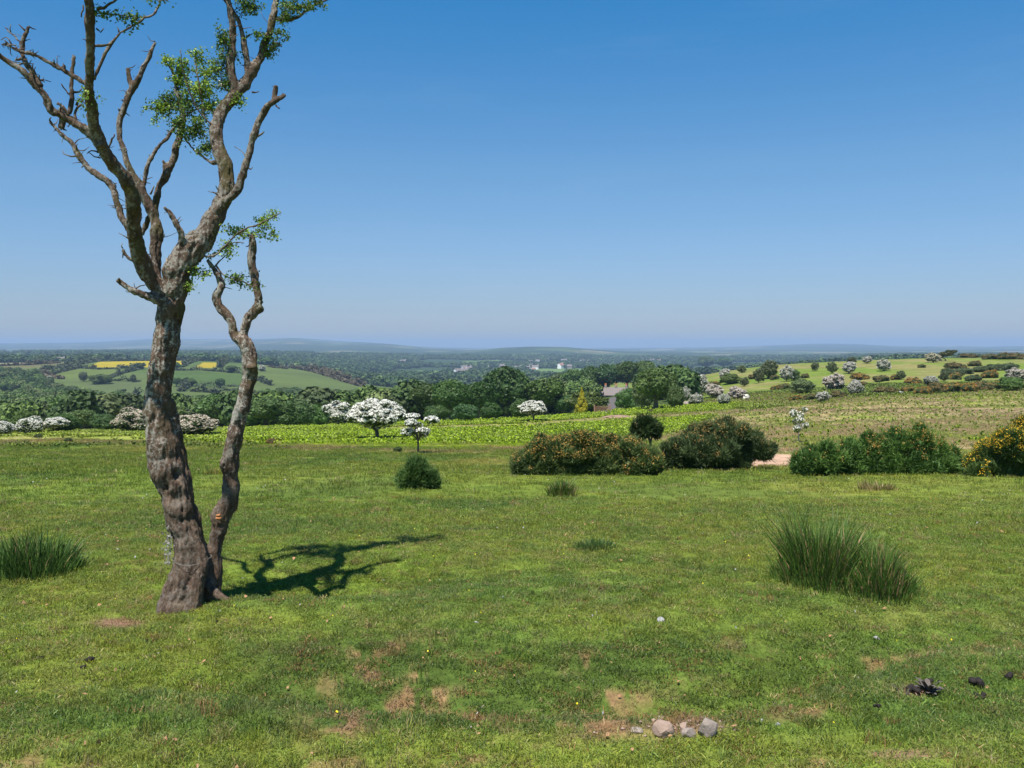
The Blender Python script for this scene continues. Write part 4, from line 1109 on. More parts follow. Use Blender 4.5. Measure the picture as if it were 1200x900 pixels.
big_gorse([(490, 553, 15), (489, 545, 11), (480, 559, 12), (501, 559, 12), (491, 539, 7)], 569, 15.0, 'small conical dark green gorse on open turf', (.05, .09, .02), 1.4, 9000, 506, (.065, .125, .028), nblo=50)

# ------------------------------------------------------------------ rush tussocks and tufts
def tussock(px, row, h, w, n, label, seed, green=(.050, .105, .020), dead=.1, name='rush_tussock', lean=.38, bw=.0042, dcol=(.34, .24, .11), low=0):
    rg = np.random.default_rng(seed); o = place(px, row, 3, 60)
    s = o.y / F; H = h * s; Rw = w * s / 2
    e = empty(name, o, label, 'grass tuft')
    def blades(nn, frac, hh, nm, colr, mat_):
        a = rg.uniform(0, 6.283, nn); q = np.sqrt(rg.uniform(0, 1, nn)) * (.85 + .35 * (rg.uniform(0, 1, nn) < .15))
        x = q * np.cos(a) * Rw * frac; y = q * np.sin(a) * min(Rw, .45) * frac
        ht = hh * rg.uniform(.3, 1.08, nn) * (1 - .55 * q ** 2) * (.42 + .95 * vn(x * 5 + seed, y * 5, seed)) * np.where(rg.uniform(0, 1, nn) < .06, 1.3, 1)
        z = zg(o.x + x, o.y + y) - o.z - .02
        D = np.stack([np.cos(a) * q * .9 + rg.normal(0, .35, nn), np.sin(a) * q * .9 + rg.normal(0, .35, nn), np.zeros(nn)], 1) * lean
        B = np.stack([x, y, z], 1); up = np.array((0, 0, 1.))
        S = unit(np.stack([rg.normal(0, 1, nn), rg.normal(0, .4, nn), np.zeros(nn)], 1)) * (bw * rg.uniform(.6, 1.2, (nn, 1)))
        h_ = ht[:, None]
        P1 = B + up * h_ * .4 + D * h_ * .25; P2 = B + up * h_ * .75 + D * h_ * .75; P3 = B + up * h_ + D * h_ * 1.4
        P = np.stack([B - S, B + S, P1 + S * .9, P1 - S * .9, P2 + S * .6, P2 - S * .6, P3], 1)
        I = np.arange(nn * 7).reshape(nn, 7); v = rg.uniform(0, 1, nn); g = Geo()
        g.V.append(P.reshape(-1, 3)); g.Q.append(np.concatenate([I[:, [0, 1, 2, 3]], I[:, [3, 2, 4, 5]]])); g.vq.append(np.concatenate([v, v])); g.T.append(I[:, [5, 4, 6]]); g.vt.append(v); g.n += nn * 7
        ob = link(nm, g.mesh(nm, [mat_]), e); ob.color = colr + (1,)
    blades(n, 1, H, 'foliage', (green[0] * 1.6, green[1] * 1.45, green[2] * 1.3), M_rush)
    if dead: blades(int(n * dead), .95, H * .92, 'dry_foliage', dcol, M_rush)
    if low: blades(low, 1.35, H * .35, 'foliage', (.095, .15, .03), M_rush)
tussock(964, 680, 128, 104, 2300, 'big green rush clump with bleached tips on the right turf', 601, dead=.2, low=1200, bw=.0035)
tussock(1030, 692, 58, 90, 1200, 'lower trailing end of rushes right of the big clump', 606, dead=.3, low=900)
tussock(38, 668, 52, 120, 2000, 'dark green rush clump at the left picture edge', 602, (.040, .088, .020), .04, low=900)
tussock(657, 581, 24, 34, 500, 'small rush tuft with straw stems before the long gorse', 603, (.055, .10, .02), .35, bw=.008, low=150)
tussock(700, 642, 14, 70, 700, 'low dark rush patch in the middle of the turf', 604, (.045, .09, .025), .0)
tussock(1027, 574, 18, 46, 260, 'thin straw coloured tuft under the wide gorse', 605, (.11, .12, .04), .9, bw=.006)
tussock(250, 556, 16, 24, 300, 'yellowish rush tuft between the two old trunks', 607, (.13, .16, .03), .3, bw=.007)
tussock(855, 549, 15, 22, 300, 'bright green rush tuft at the foot of the tall dark gorse', 608, (.10, .15, .02), .25, bw=.008)
tussock(835, 547, 12, 16, 200, 'brown dry tuft at the foot of the tall dark gorse', 609, (.20, .12, .05), .5, bw=.008)
tussock(960, 556, 10, 40, 300, 'low grass fringe under the left end of the wide gorse', 610, (.08, .14, .02), .1, bw=.007)
# small scrubby plants in the field
for i_, (px, b_, t_, w, lab) in enumerate([(318, 521, 513, 14, 'small rusty shrub on the field right of the second trunk'), (466, 530, 523, 10, 'tiny dark shrub left of the thin crooked hawthorn'), (80, 518, 512, 10, 'little dark bush in the bracken at far left'), (45, 513, 508, 12, 'low green bush below the three left hawthorns'), (772, 560, 552, 14, 'low weedy plant at the right foot of the long gorse')]):
    sgorse(i_, px, b_, t_, w, lab, (.24, .12, .05) if i_ == 0 else (.06, .09, .03), (.05, .075, .02), group=None)

# ------------------------------------------------------------------ the old tree
TY = 6.0
def P_(px, py, w, dy=0.0):
    Y = TY + dy; p = W(px, py, Y); return (p.x, p.y, p.z, max(w, 1.0) * .45 * Y / F)
LIMB = {}
def limb(name, pts, dy0=0.0, dy1=None):
    n = len(pts); dy1 = dy0 if dy1 is None else dy1; out = []
    for k, q in enumerate(pts):
        d = dy0 + (dy1 - dy0) * k / (n - 1)
        if len(q) > 3: d = q[3]
        out.append(P_(q[0], q[1], q[2], d))
    LIMB.setdefault(name, []).append(out)
# main trunk and its strands
limb('trunk', [(206, 722, 52), (209, 700, 46), (216, 680, 44), (221, 655, 40), (219, 632, 37), (212, 610, 36), (206, 588, 37), (200, 565, 40), (193, 542, 43), (189, 520, 40), (187, 500, 36), (184, 480, 35), (185, 460, 34), (189, 435, 33), (194, 410, 33), (197, 385, 33), (199, 365, 34), (200, 348, 34)])
limb('trunk', [(246, 700, 16, .12), (243, 680, 18, .13), (238, 650, 16, .13), (228, 615, 18, .12), (219, 585, 20, .10), (214, 555, 22, .09), (208, 525, 20, .08), (203, 495, 18, .06), (198, 470, 16, .03)])
limb('trunk', [(192, 728, 18, -.04), (197, 705, 18, -.02), (204, 680, 16, 0), (212, 655, 15, 0)])
limb('trunk', [(226, 722, 20, -.08), (228, 700, 22, -.06), (232, 675, 22, -.04), (236, 655, 18, -.02), (226, 630, 16, -.03)])
limb('trunk', [(199, 366, 22, -.02), (208, 345, 24, -.02), (214, 325, 24, -.02)])
limb('trunk', [(176, 735, 10, -.10), (188, 722, 14, -.08), (200, 705, 14, -.04)])   # surface roots
limb('trunk', [(160, 734, 6, -.16), (176, 729, 9, -.12), (190, 720, 10, -.08)])
limb('trunk', [(286, 712, 5, -.02), (268, 705, 9, 0), (252, 694, 12, .04), (243, 684, 12, .06)])
for q in ((193, 548, 28, -.02), (216, 645, 26, -.01), (201, 358, 22, -.04)):   # burrs
    limb('trunk', [(q[0], q[1] - 4, q[2] * .8, q[3]), (q[0], q[1], q[2], q[3]), (q[0], q[1] + 5, q[2] * .75, q[3])])
# second stem
limb('side_stem', [(256, 696, 12, .18), (255, 684, 13, .18), (254, 662, 16, .18), (254, 633, 19, .18), (259, 607, 26, .17), (270, 580, 22, .16), (270, 556, 22, .15), (269, 541, 25, .14), (277, 510, 20, .12), (281, 487, 20, .11), (288, 464, 20, .10), (292, 442, 19, .09), (293, 420, 20, .08), (288, 405, 20, .08), (284, 396, 17, .08)])
limb('side_stem', [(284, 400, 15, .08), (274, 392, 13, .08), (271, 380, 11, .08), (266, 370, 12, .08), (258, 358, 12, .08), (255, 347, 13, .08), (259, 336, 10, .08), (255, 325, 9, .08), (250, 314, 7, .08), (243, 304, 4, .08)])
limb('side_stem', [(284, 400, 15, .08), (287, 385, 13, .09), (290, 374, 14, .1), (300, 364, 13, .1), (304, 352, 11, .1), (302, 340, 10, .1), (297, 325, 11, .1), (295, 308, 11, .1), (295, 290, 10, .1), (296, 276, 8, .1)])
limb('side_stem', [(303, 356, 5, .1), (309, 353, 3, .1)])
for q in ((246, 700, 14, .10), (264, 545, 12, .10), (295, 430, 14, .05), (305, 362, 10, .09)):
    limb('side_stem', [(q[0], q[1] - 4, q[2] * .8, q[3]), (q[0], q[1], q[2], q[3]), (q[0], q[1] + 5, q[2] * .75, q[3])])
# A: dark left stem
limb('left_limb', [(198, 356, 22, 0), (188, 340, 22, -.02), (178, 329, 22, -.05), (165, 303, 21, -.13), (157, 270, 20, -.26), (156, 235, 20, -.40), (148, 212, 19, -.50), (135, 195, 17, -.57), (122, 178, 17, -.64), (113, 155, 16, -.72), (109, 138, 15, -.78), (105, 110, 13, -.88), (106, 89, 13, -.95), (107, 60, 12, -1.03), (106, 30, 13, -1.1), (104, 0, 12, -1.16), (106, -40, 10, -1.22), (110, -80, 7, -1.26)])
limb('left_branch', [(118, 172, 13, -0.70), (109, 160, 13, -0.71), (97, 149, 12, -0.73), (84, 142, 11, -0.75), (62, 131, 11, -0.78), (54, 117, 10, -0.80), (47, 104, 10, -0.81), (27, 84, 8, -0.85), (10, 72, 8, -0.87), (0, 64, 7, -0.90), (-12, 50, 6, -0.95), (-25, 38, 4, -0.95)])
limb('left_branch', [(47, 101, 8, -0.81), (36, 82, 7, -0.81), (27, 67, 6, -0.81), (25, 58, 6, -0.81), (31, 34, 5, -0.81), (33, 31, 4, -0.81)])
limb('left_branch', [(71, 150, 8, -0.70), (72, 138, 8, -0.70), (71, 126, 7, -0.70)])
limb('upper_left_branch', [(99, 96, 7, -0.81), (84, 88, 6, -0.81), (71, 80, 6, -0.83), (55, 72, 5, -0.83), (40, 65, 6, -0.85), (25, 61, 5, -0.85), (14, 56, 4, -0.85), (4, 47, 3, -0.85)])
limb('lower_left_branch', [(156, 275, 9, .02), (147, 262, 9, .03), (139, 243, 8, .05), (133, 224, 8, .07), (126, 212, 8, .08), (118, 207, 9, .08), (104, 197, 8, .1), (93, 184, 8, .1), (88, 174, 7, .12), (82, 166, 6, .12), (70, 155, 5, .14), (58, 144, 3, .14)])
# B: middle stem
limb('middle_limb', [(196, 352, 18, .1), (186, 335, 16, .1), (182, 320, 14, .12), (183, 298, 14, .14), (184, 276, 16, .15), (182, 262, 14, .15), (177, 248, 13, .15), (170, 232, 14, .14), (163, 216, 13, .13), (157, 208, 10, .12), (150, 192, 8, .12), (144, 173, 8, .14), (139, 158, 8, .15), (141, 142, 8, .16), (149, 116, 9, .18), (155, 104, 10, .2), (161, 94, 8, .2), (171, 76, 7, .22), (177, 62, 6, .24), (182, 49, 3, .25)])
limb('middle_limb', [(156, 103, 7, .2), (152, 92, 6, .2), (150, 80, 5, .2)])
limb('rear_limb', [(184, 285, 10, .2), (183, 262, 10, .22), (182, 235, 10, .25), (187, 218, 10, .26), (196, 204, 11, .28), (203, 187, 10, .3), (209, 169, 10, .3), (213, 150, 9, .32), (213, 133, 8, .33), (210, 116, 7, .33), (206, 100, 6, .34), (203, 85, 4, .34), (200, 72, 3, .34)])
limb('rear_limb', [(165, 275, 7, .25), (172, 262, 7, .25), (178, 248, 6, .25), (183, 235, 6, .25)])
limb('rear_limb', [(168, 218, 6, .16), (172, 200, 6, .16), (176, 188, 6, .16), (184, 174, 5, .18), (196, 160, 5, .2), (204, 149, 3, .2)])
limb('rear_limb', [(192, 202, 5, .26), (192, 193, 4, .26), (191, 188, 3, .26)])
limb('broken_stub', [(215, 290, 12, -.05), (213, 278, 9, -.08), (208, 264, 8, -.1), (200, 251, 6, -.12), (191, 242, 4, -.13)])
# E: right stem
limb('right_limb', [(202, 345, 30, -0.02), (209, 315, 36, -0.016), (222, 295, 36, 0.009), (235, 282, 31, 0.035), (247, 264, 27, 0.061), (256, 247, 24, 0.087), (264, 226, 22, 0.113), (266, 208, 20, 0.139), (263, 192, 19, 0.165), (256, 173, 18, 0.191), (253, 158, 18, 0.208), (254, 145, 18, 0.224), (263, 126, 17, 0.27), (276, 110, 16, 0.317), (289, 95, 15, 0.363), (299, 78, 12, 0.39), (307, 62, 11, 0.416), (314, 42, 10, 0.443), (320, 20, 10, 0.47), (324, -5, 8, 0.497), (335, -35, 6, 0.523), (345, -70, 4, 0.55)])
limb('right_branch', [(252, 248, 12, 0.03), (262, 238, 12, 0.03), (272, 230, 12, 0.02), (280, 221, 12, 0.01), (285, 208, 11, 0.0), (289, 191, 10, -0.01), (293, 175, 10, -0.02), (296, 160, 10, -0.03), (303, 143, 9, -0.03), (311, 129, 9, -0.04), (318, 121, 8, -0.05), (326, 116, 7, -0.05), (335, 111, 4, -0.05)])
limb('right_branch', [(320, 122, 7, -0.05), (321, 112, 7, -0.05), (323, 101, 6, -0.05)])
limb('upper_branch', [(278, 108, 13, 0.31), (273, 92, 12, 0.3), (270, 78, 12, 0.3), (272, 55, 10, 0.29), (272, 36, 9, 0.28), (270, 15, 8, 0.26), (266, -8, 7, 0.26), (262, -40, 5, 0.26)])
limb('upper_branch', [(292, 88, 9, 0.36), (289, 68, 8, 0.36), (286, 53, 8, 0.36), (283, 38, 6, 0.34), (278, 22, 6, 0.32), (270, 8, 5, 0.31), (262, -2, 5, 0.31), (250, -15, 4, 0.31), (240, -40, 3, 0.31)])
limb('low_left_stub', [(190, 354, 13, -.05), (178, 349, 12, -.08), (166, 346, 10, -.1), (156, 342, 9, -.12), (146, 335, 8, -.13), (138, 329, 6, -.14)])
limb('low_left_stub', [(166, 308, 6, -.1), (158, 305, 5, -.12), (150, 303, 5, -.12), (144, 294, 4, -.12)])
THIN = {   # thin twigs traced one by one, they go with their limb
 'left_limb': [[(110, 92, 4), (119, 72, 4), (124, 61, 4), (130, 52, 4), (136, 43, 3), (142, 38, 3), (156, 30, 3), (169, 22, 3), (180, 17, 3), (184, 10, 2.5), (188, 0, 2), (192, -14, 2)],
               [(112, 53, 3), (122, 54, 3), (130, 52, 2)], [(114, 11, 4), (122, 9, 4), (130, 4, 3), (136, 1, 3), (136, -3, 2)], [(140, 37, 2), (137, 32, 1.5)],
               [(113, 34, 2), (118, 38, 1.5), (122, 33, 1)], [(98, 6, 2), (95, 20, 1.5)], [(126, 175, 3), (132, 162, 2), (134, 158, 1.5)], [(115, 178, 2.5), (108, 176, 1.5), (102, 180, 1)], [(118, 184, 2), (110, 183, 1.5), (103, 179, 1)]],
 'left_branch': [[(27, 60, 2), (20, 46, 2), (12, 38, 1.8), (6, 32, 1)], [(12, 38, 1.5), (13, 28, 1)], [(31, 64, 1.5), (36, 58, 1)], [(82, 133, 6), (84, 115, 5), (84, 95, 5), (86, 70, 4), (86, 65, 3)], [(84, 112, 3), (76, 105, 2), (72, 99, 1.5)], [(85, 108, 3), (93, 107, 2), (96, 104, 1)], [(90, 124, 3), (93, 115, 2), (98, 120, 1.5), (104, 127, 1.2)], [(80, 134, 5), (72, 124, 4), (68, 121, 4)], [(88, 140, 4), (88, 130, 3), (95, 122, 2)]],
 'upper_left_branch': [[(20, 58, 3), (10, 54, 2), (5, 53, 1)], [(14, 52, 2), (8, 44, 1.5), (2, 46, 1)], [(25, 69, 4), (17, 70, 2)], [(75, 82, 3), (76, 77, 2)]],
 'lower_left_branch': [[(62, 147, 3), (59, 141, 2), (60, 138, 1)], [(93, 184, 3), (84, 183, 2), (75, 180, 1.2), (73, 176, 1)], [(135, 228, 3), (134, 215, 2)], [(140, 245, 2), (132, 244, 1.2)]],
 'middle_limb': [[(147, 120, 3), (143, 117, 2)], [(141, 130, 3), (139, 128, 2)], [(158, 286, 2), (148, 278, 1.5), (139, 273, 1)], [(176, 228, 2.5), (180, 218, 1.5)]],
 'right_limb': [[(253, 190, 5), (246, 190, 4), (238, 183, 3), (228, 176, 2.5), (217, 163, 2), (208, 152, 1.5)], [(322, 22, 5), (335, 24, 4), (345, 22, 4), (360, 12, 3), (372, 4, 3), (388, -2, 2), (398, -12, 2)], [(318, 58, 3), (322, 50, 2), (330, 54, 1.5)], [(296, 108, 2.5), (300, 108, 1.5), (303, 107, 1)], [(234, 300, 3), (250, 300, 3), (262, 290, 2.5), (276, 276, 2), (288, 268, 2), (305, 262, 1.8), (318, 255, 1.5), (330, 249, 1)], [(262, 290, 2), (275, 284, 1.5), (286, 285, 1)], [(214, 322, 3), (222, 318, 2), (232, 316, 1.5)], [(252, 150, 3), (240, 138, 2.5), (228, 122, 2), (220, 100, 2), (214, 80, 1.5), (212, 60, 1)], [(240, 138, 2.5), (236, 115, 2), (232, 90, 2), (228, 68, 1.5)], [(272, 112, 2), (262, 100, 2), (258, 85, 1.5)]],
 'right_branch': [[(301, 160, 3), (306, 157, 2.5), (309, 154, 1.5)], [(323, 124, 3), (328, 127, 2)]],
 'low_left_stub': [[(156, 340, 2.5), (162, 336, 1.5), (170, 334, 1)], [(140, 330, 3), (139, 326, 2)]],
 'side_stem': [[(253, 310, 2.5), (262, 322, 2), (272, 326, 2), (285, 330, 1.6), (298, 337, 1)], [(252, 312, 2), (262, 302, 1.6), (272, 295, 1.2)]],
 'rear_limb': [[(209, 128, 3), (198, 122, 2.5), (188, 125, 2), (176, 128, 1.5)], [(213, 140, 3), (222, 132, 2), (236, 126, 1.5)], [(204, 88, 2), (196, 74, 1.5), (190, 66, 1)]],
}
root = place(212, 712, 3, 12)
tree = empty('old_hawthorn', root, 'old gnarled hawthorn with two twisted trunks and nearly bare limbs', 'tree')
O = np.array(root)
g = Geo(); samples = []; names = sorted(LIMB, key=lambda s: (s != 'trunk', s != 'side_stem', s))
rg = np.random.default_rng(77)
for ni, nm in enumerate(names):
    for pts in LIMB[nm]:
        wa = .09 if nm == 'trunk' else .17
        S = catmull([(p[0] - O[0], p[1] - O[1], p[2] - O[2], p[3]) for p in pts], .02)
        k = np.arange(len(S))
        wob = 1 + wa * (np.array([mnoise.noise(Vector((float(a) * .24, ni * 3.1, len(pts) * 1.7))) for a in k]))
        S[:, 3] *= wob
        j = np.array([[mnoise.noise(Vector((float(a) * .21, ni * 5.3 + q * 9, 1.1))) for q in range(3)] for a in k])
        S[:, :3] += j * .013
        tube(g, S, 14)
        samples += [(s, ni) for s in S]
raw = g.mesh('raw', [])
tmp = bpy.data.objects.new('tmp', raw); COL.objects.link(tmp)
md = tmp.modifiers.new('r', 'REMESH'); md.mode = 'VOXEL'; md.voxel_size = .0072; md.use_smooth_shade = True
dg = bpy.context.evaluated_depsgraph_get(); dg.update()
rm = bpy.data.meshes.new_from_object(tmp.evaluated_get(dg)); bpy.data.objects.remove(tmp)
nv = len(rm.vertices); V = np.empty(nv * 3); rm.vertices.foreach_get('co', V); V = V.reshape(-1, 3)
NN = np.empty(nv * 3); rm.vertices.foreach_get('normal', NN); NN = NN.reshape(-1, 3)
nf = len(rm.polygons); tot = np.empty(nf, np.int32); rm.polygons.foreach_get('loop_total', tot)
idx = np.empty(tot.sum(), np.int32); rm.loops.foreach_get('vertex_index', idx); print('remesh', nv, nf, set(tot.tolist()))
Fc = idx.reshape(-1, 4)
kd = kdtree.KDTree(len(samples))
for i_, (s, ni) in enumerate(samples): kd.insert(s[:3], i_)
kd.balance()
vid = np.zeros(nv, np.int32); vr = np.zeros(nv)
for i_ in range(nv):
    best = None
    for co, ix, d in kd.find_n(V[i_], 5):
        q = d - samples[ix][0][3]
        if best is None or q < best[0]: best = (q, ix)
    s, ni = samples[best[1]]; vid[i_] = ni; vr[i_] = s[3]
# bark relief: long furrows on the thick wood, knobs everywhere
disp = np.empty(nv)
for i_ in range(nv):
    x, y, z = V[i_]; r_ = vr[i_]
    a = mnoise.noise(Vector((x * 22, y * 22, z * 4.5))); b_ = mnoise.noise(Vector((x * 50, y * 50, z * 17 + 7))); c_ = mnoise.noise(Vector((x * 9, y * 9, z * 6 + 3)))
    k = min(1.0, r_ / .08)
    e_ = abs(mnoise.noise(Vector((x * 34, y * 34, z * 7 + 20))))
    disp[i_] = (a * .009 + c_ * .006 - e_ * .017) * k + b_ * (.0045 + .003 * k) + mnoise.noise(Vector((x * 95, y * 95, z * 50))) * .0028 - .002 * k
for q in ((193, 573, .022, .05), (195, 582, .014, .035), (208, 556, .018, .045), (215, 598, .010, .02), (212, 378, .012, .025), (262, 546, .012, .03), (292, 372, .01, .02), (206, 372, .012, .03), (270, 478, .013, .03), (214, 610, .010, .02)):
    c0 = W(q[0], q[1], TY - .10); best = None
    dir_ = (W(q[0], q[1], TY + .2) - W(q[0], q[1], TY - .3)).normalized(); c0 = np.array(c0) - O
    t = ((V - c0) @ np.array(dir_)); off = V - c0 - t[:, None] * np.array(dir_); off[:, 2] *= .55
    dd = np.linalg.norm(off, axis=1); frontf = np.clip(-(NN @ np.array(dir_)), 0, 1)
    disp -= q[3] * np.exp(-(dd / q[2]) ** 2) * (frontf > .1)
V2 = V + NN * disp[:, None]
fid = vid[Fc[:, 0]]
tg = {}
for ni, nm in enumerate(names):
    sel = Fc[fid == ni]
    if not len(sel): continue
    u, inv = np.unique(sel, return_inverse=True)
    gg = Geo(); gg.add(V2[u], Q=inv.reshape(-1, 4)); tg[nm] = gg
# thin twigs, traced ones and random dead spurs
twigtips = []
dymap = {nm: LIMB[nm] for nm in LIMB}
def near_dy(nm, p):     # depth of the closest wood of that limb as seen from the front
    best = (9, 0)
    for pts in LIMB[nm]:
        for q in catmull(pts, .05):
            px, py = pix(q[0], q[1], q[2]); d = math.hypot(px - p[0], py - p[1])
            if d < best[0] or best[0] == 9: best = (d, q[1] - TY)
    return best[1]
for nm, tw in THIN.items():
    for t in tw:
        d0 = near_dy(nm, t[0]); d = d0; pts = []; drift = rg.uniform(-.03, .03)
        for q in t: pts.append(P_(q[0], q[1], q[2] * 1.05, d)); d += drift
        S = catmull([(p[0] - O[0], p[1] - O[1], p[2] - O[2], p[3]) for p in pts], .02)
        S[:, :3] += rg.normal(0, .0022, (len(S), 3)); tube(tg[nm], S, 6, .12, rg)
        twigtips += [s[:3] for s in S[len(S) // 3:]]
for nm in names:
    cnt = {'trunk': 14, 'left_branch': 34, 'upper_left_branch': 22, 'lower_left_branch': 22, 'left_limb': 30, 'middle_limb': 26, 'rear_limb': 18, 'right_limb': 34, 'right_branch': 14, 'upper_branch': 24}.get(nm, 8)
    SS = [s for s, ni in samples if names[ni] == nm]
    for _ in range(cnt):
        s = SS[int(rg.integers(int(len(SS) * .15), len(SS)))]
        d = rg.normal(0, 1, 3) + np.array((0, 0, .5)); d /= np.linalg.norm(d)
        if nm == 'trunk' and s[2] < 1.2: continue
        ln = rg.uniform(.012, .05) if rg.uniform() < .8 else rg.uniform(.05, .10); r_ = rg.uniform(.0018, .0042)
        p0 = s[:3] + d * s[3] * .8; p1 = p0 + d * ln * .5 + rg.normal(0, .009, 3); p2 = p1 + (d + rg.normal(0, .5, 3)) * ln * .5
        tube(tg[nm], catmull([(*p0, r_ * 1.5), (*p1, r_), (*p2, r_ * .5)], .015), 5, .1, rg)
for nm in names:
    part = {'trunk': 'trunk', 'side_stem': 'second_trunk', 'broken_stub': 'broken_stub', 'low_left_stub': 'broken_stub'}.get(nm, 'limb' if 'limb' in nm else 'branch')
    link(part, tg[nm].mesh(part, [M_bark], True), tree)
# leaf sprays
FOL = [(187, 129, 24, 12, 'rear_limb', 1), (200, 120, 16, 14, 'rear_limb', 0), (213, 92, 18, 22, 'rear_limb', 1), (231, 67, 15, 12, 'right_limb', 1), (236, 108, 20, 22, 'right_limb', 1), (205, 146, 16, 10, 'rear_limb', 0), (228, 150, 20, 20, 'right_limb', 0), (249, 122, 14, 14, 'right_limb', 1), (196, 71, 12, 8, 'rear_limb', 1), (241, 175, 11, 14, 'right_limb', 0), (220, 75, 10, 10, 'right_limb', 1), (243, 90, 12, 14, 'right_limb', 1), (222, 122, 18, 14, 'right_limb', 0),
       (262, 45, 14, 18, 'upper_branch', 0), (258, 80, 14, 12, 'upper_branch', 0), (268, 62, 12, 16, 'upper_branch', 0), (264, 100, 10, 8, 'upper_branch', 0), (298, 12, 14, 14, 'upper_branch', 0), (322, 54, 15, 10, 'right_limb', 0), (330, 44, 10, 8, 'right_limb', 0), (312, 60, 12, 8, 'right_limb', 0), (347, 10, 24, 14, 'right_limb', 0), (372, 6, 12, 8, 'right_limb', 0), (335, 22, 14, 10, 'right_limb', 0), (302, 42, 9, 7, 'upper_branch', 1), (310, -20, 26, 16, 'right_limb', 0), (350, -40, 24, 18, 'right_limb', 0), (268, -18, 20, 16, 'upper_branch', 0), (285, 2, 12, 14, 'upper_branch', 0), (275, 118, 8, 7, 'right_limb', 1), (282, 120, 8, 6, 'right_limb', 1),
       (276, 271, 15, 12, 'side_stem', 1), (307, 262, 14, 8, 'side_stem', 1), (322, 254, 8, 6, 'side_stem', 1), (266, 290, 12, 10, 'side_stem', 1), (280, 328, 18, 7, 'side_stem', 0), (296, 335, 8, 5, 'side_stem', 0), (222, 318, 15, 7, 'right_limb', 1), (222, 337, 9, 7, 'right_limb', 1), (236, 320, 10, 6, 'right_limb', 1), (320, 277, 6, 4, 'side_stem', 1),
       (107, 111, 9, 10, 'left_limb', 1), (98, 120, 9, 7, 'left_limb', 1), (156, 28, 9, 5, 'left_limb', 0), (166, 26, 8, 4, 'left_limb', 0), (176, 2, 8, 5, 'left_limb', 0), (192, 4, 8, 4, 'left_limb', 0), (196, 393, 5, 3, 'trunk', 1)]
rgl = np.random.default_rng(88)
allw = {nm: np.array([s for s, ni in samples if names[ni] == nm]) for nm in names}
gl = Geo(); gw = Geo(); gb = Geo(); gl2 = Geo()
for (px, py, rx, ry, nm, bright) in FOL:
    d = near_dy(nm, (px, py)); c = np.array(W(px, py, TY + d)) - O; sx = rx * TY / F; sz = ry * TY / F
    ntw = int(3 + rx * ry / 20) if nm != 'left_limb' else int(2 + rx * ry / 45)
    q = allw[nm]; base = q[np.argmin(np.linalg.norm(q[:, :3] - c, axis=1))]
    b0 = base[:3]
    # short leafy twigs starting from the nearest wood
    for t in range(ntw):
        a = rgl.uniform(0, 6.28); rr = math.sqrt(rgl.uniform(.05, 1)) * rgl.uniform(.8, 1.3)
        tip = c + np.array((math.cos(a) * rr * sx, rgl.normal(0, .6) * sx * .8, math.sin(a) * rr * sz))
        st = c + (tip - c) * .15 + rgl.normal(0, .012, 3)
        if t == 0: st = b0
        m = (st + tip) / 2 + np.array((0, 0, .012)) + rgl.normal(0, .008, 3)
        S = catmull([(*st, .0028), (*m, .002), (*tip, .0010)], .012); tube(gw, S, 4)
        for s in S[1:]:
            k = int(rgl.integers(4, 8))
            C = s[:3] + rgl.normal(0, .016, (k, 3)); D = unit(rgl.normal(0, 1, (k, 3)) + np.array((0, -.2, .9)))
            leaves(gl2 if bright else gl, C, D, rgl.uniform(.0055, .0115, k), rgl, .8, bend=.15)
        if nm == 'upper_branch' and rgl.uniform() < .05 or rgl.uniform() < .006:
            C = tip + rgl.normal(0, .008, (14, 3)); leaves(gb, C, np.tile((0, -.5, 1.), (14, 1)), .006, rgl, 1)
# clusters are tied to the wood by one real twig each, tinted leaves share the crown
f1 = link('foliage', gl.mesh('foliage', [M_leaf]), tree); f1.color = (.10, .175, .028, 1)
f2 = link('foliage', gl2.mesh('foliage', [M_leaf]), tree); f2.color = (.21, .32, .04, 1); f2['label'] = 'fresh lighter green leaf sprays'
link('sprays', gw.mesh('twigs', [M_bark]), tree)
if gb.n: o_ = link('blossom', gb.mesh('blossom', [M_bloss]), tree); o_.color = (.7, .68, .55, 1)
# orange bracket fungus on the second trunk
g = Geo()
c = np.array(W(256, 604, TY - .005)) - O
for dz, r_ in ((0, .017), (-.020, .020)):
    V_, T_ = ICO3; Vb = V_ * np.array((r_, r_ * .9, r_ * .6)) * (1 + .2 * np.sin(V_[:, :1] * 5 + dz * 90)); g.add(Vb + c + np.array((rg.uniform(-.004, .004), 0, dz)), T=T_)
link('bracket_fungus', g.mesh('bracket_fungus', [M_fungus], True), tree)
# pale twine with snagged wool round the trunk
g = Geo()
cc = np.array(W(221, 656, TY - .0)) ; n_ = 40
tp = []
for k in range(n_ + 1):
    a = 2 * PI * k / n_; r_ = .128 + .006 * math.sin(3 * a); tp.append((cc[0] + .012 + r_ * math.cos(a), cc[1] + .02 + r_ * math.sin(a), cc[2] + .012 * math.sin(a * 2 + 1) - .05 * 0, .0017))
tube(g, catmull(tp, .01), 5, .15, rg)
for k in range(9):
    a0 = W(196 + rg.uniform(-3, 4), 612 + rg.uniform(0, 30), TY - .02 + rg.uniform(-.05, .03)); a1 = W(199 + rg.uniform(-5, 3), 655 + rg.uniform(-8, 6), TY - .05 + rg.uniform(-.04, .04))
    m_ = (a0 + a1) / 2 + Vector((rg.uniform(-.02, .02), 0, 0)); tube(g, catmull([(*a0, .0016), (*m_, .002), (*a1, .0016)], .012), 4, .3, rg)
for k in range(26):
    a0 = W(197 + rg.normal(0, 3), rg.uniform(615, 662), TY - .07); leaves(g, np.array([a0]), np.array([[0, -1, .2]]), .010, rg)
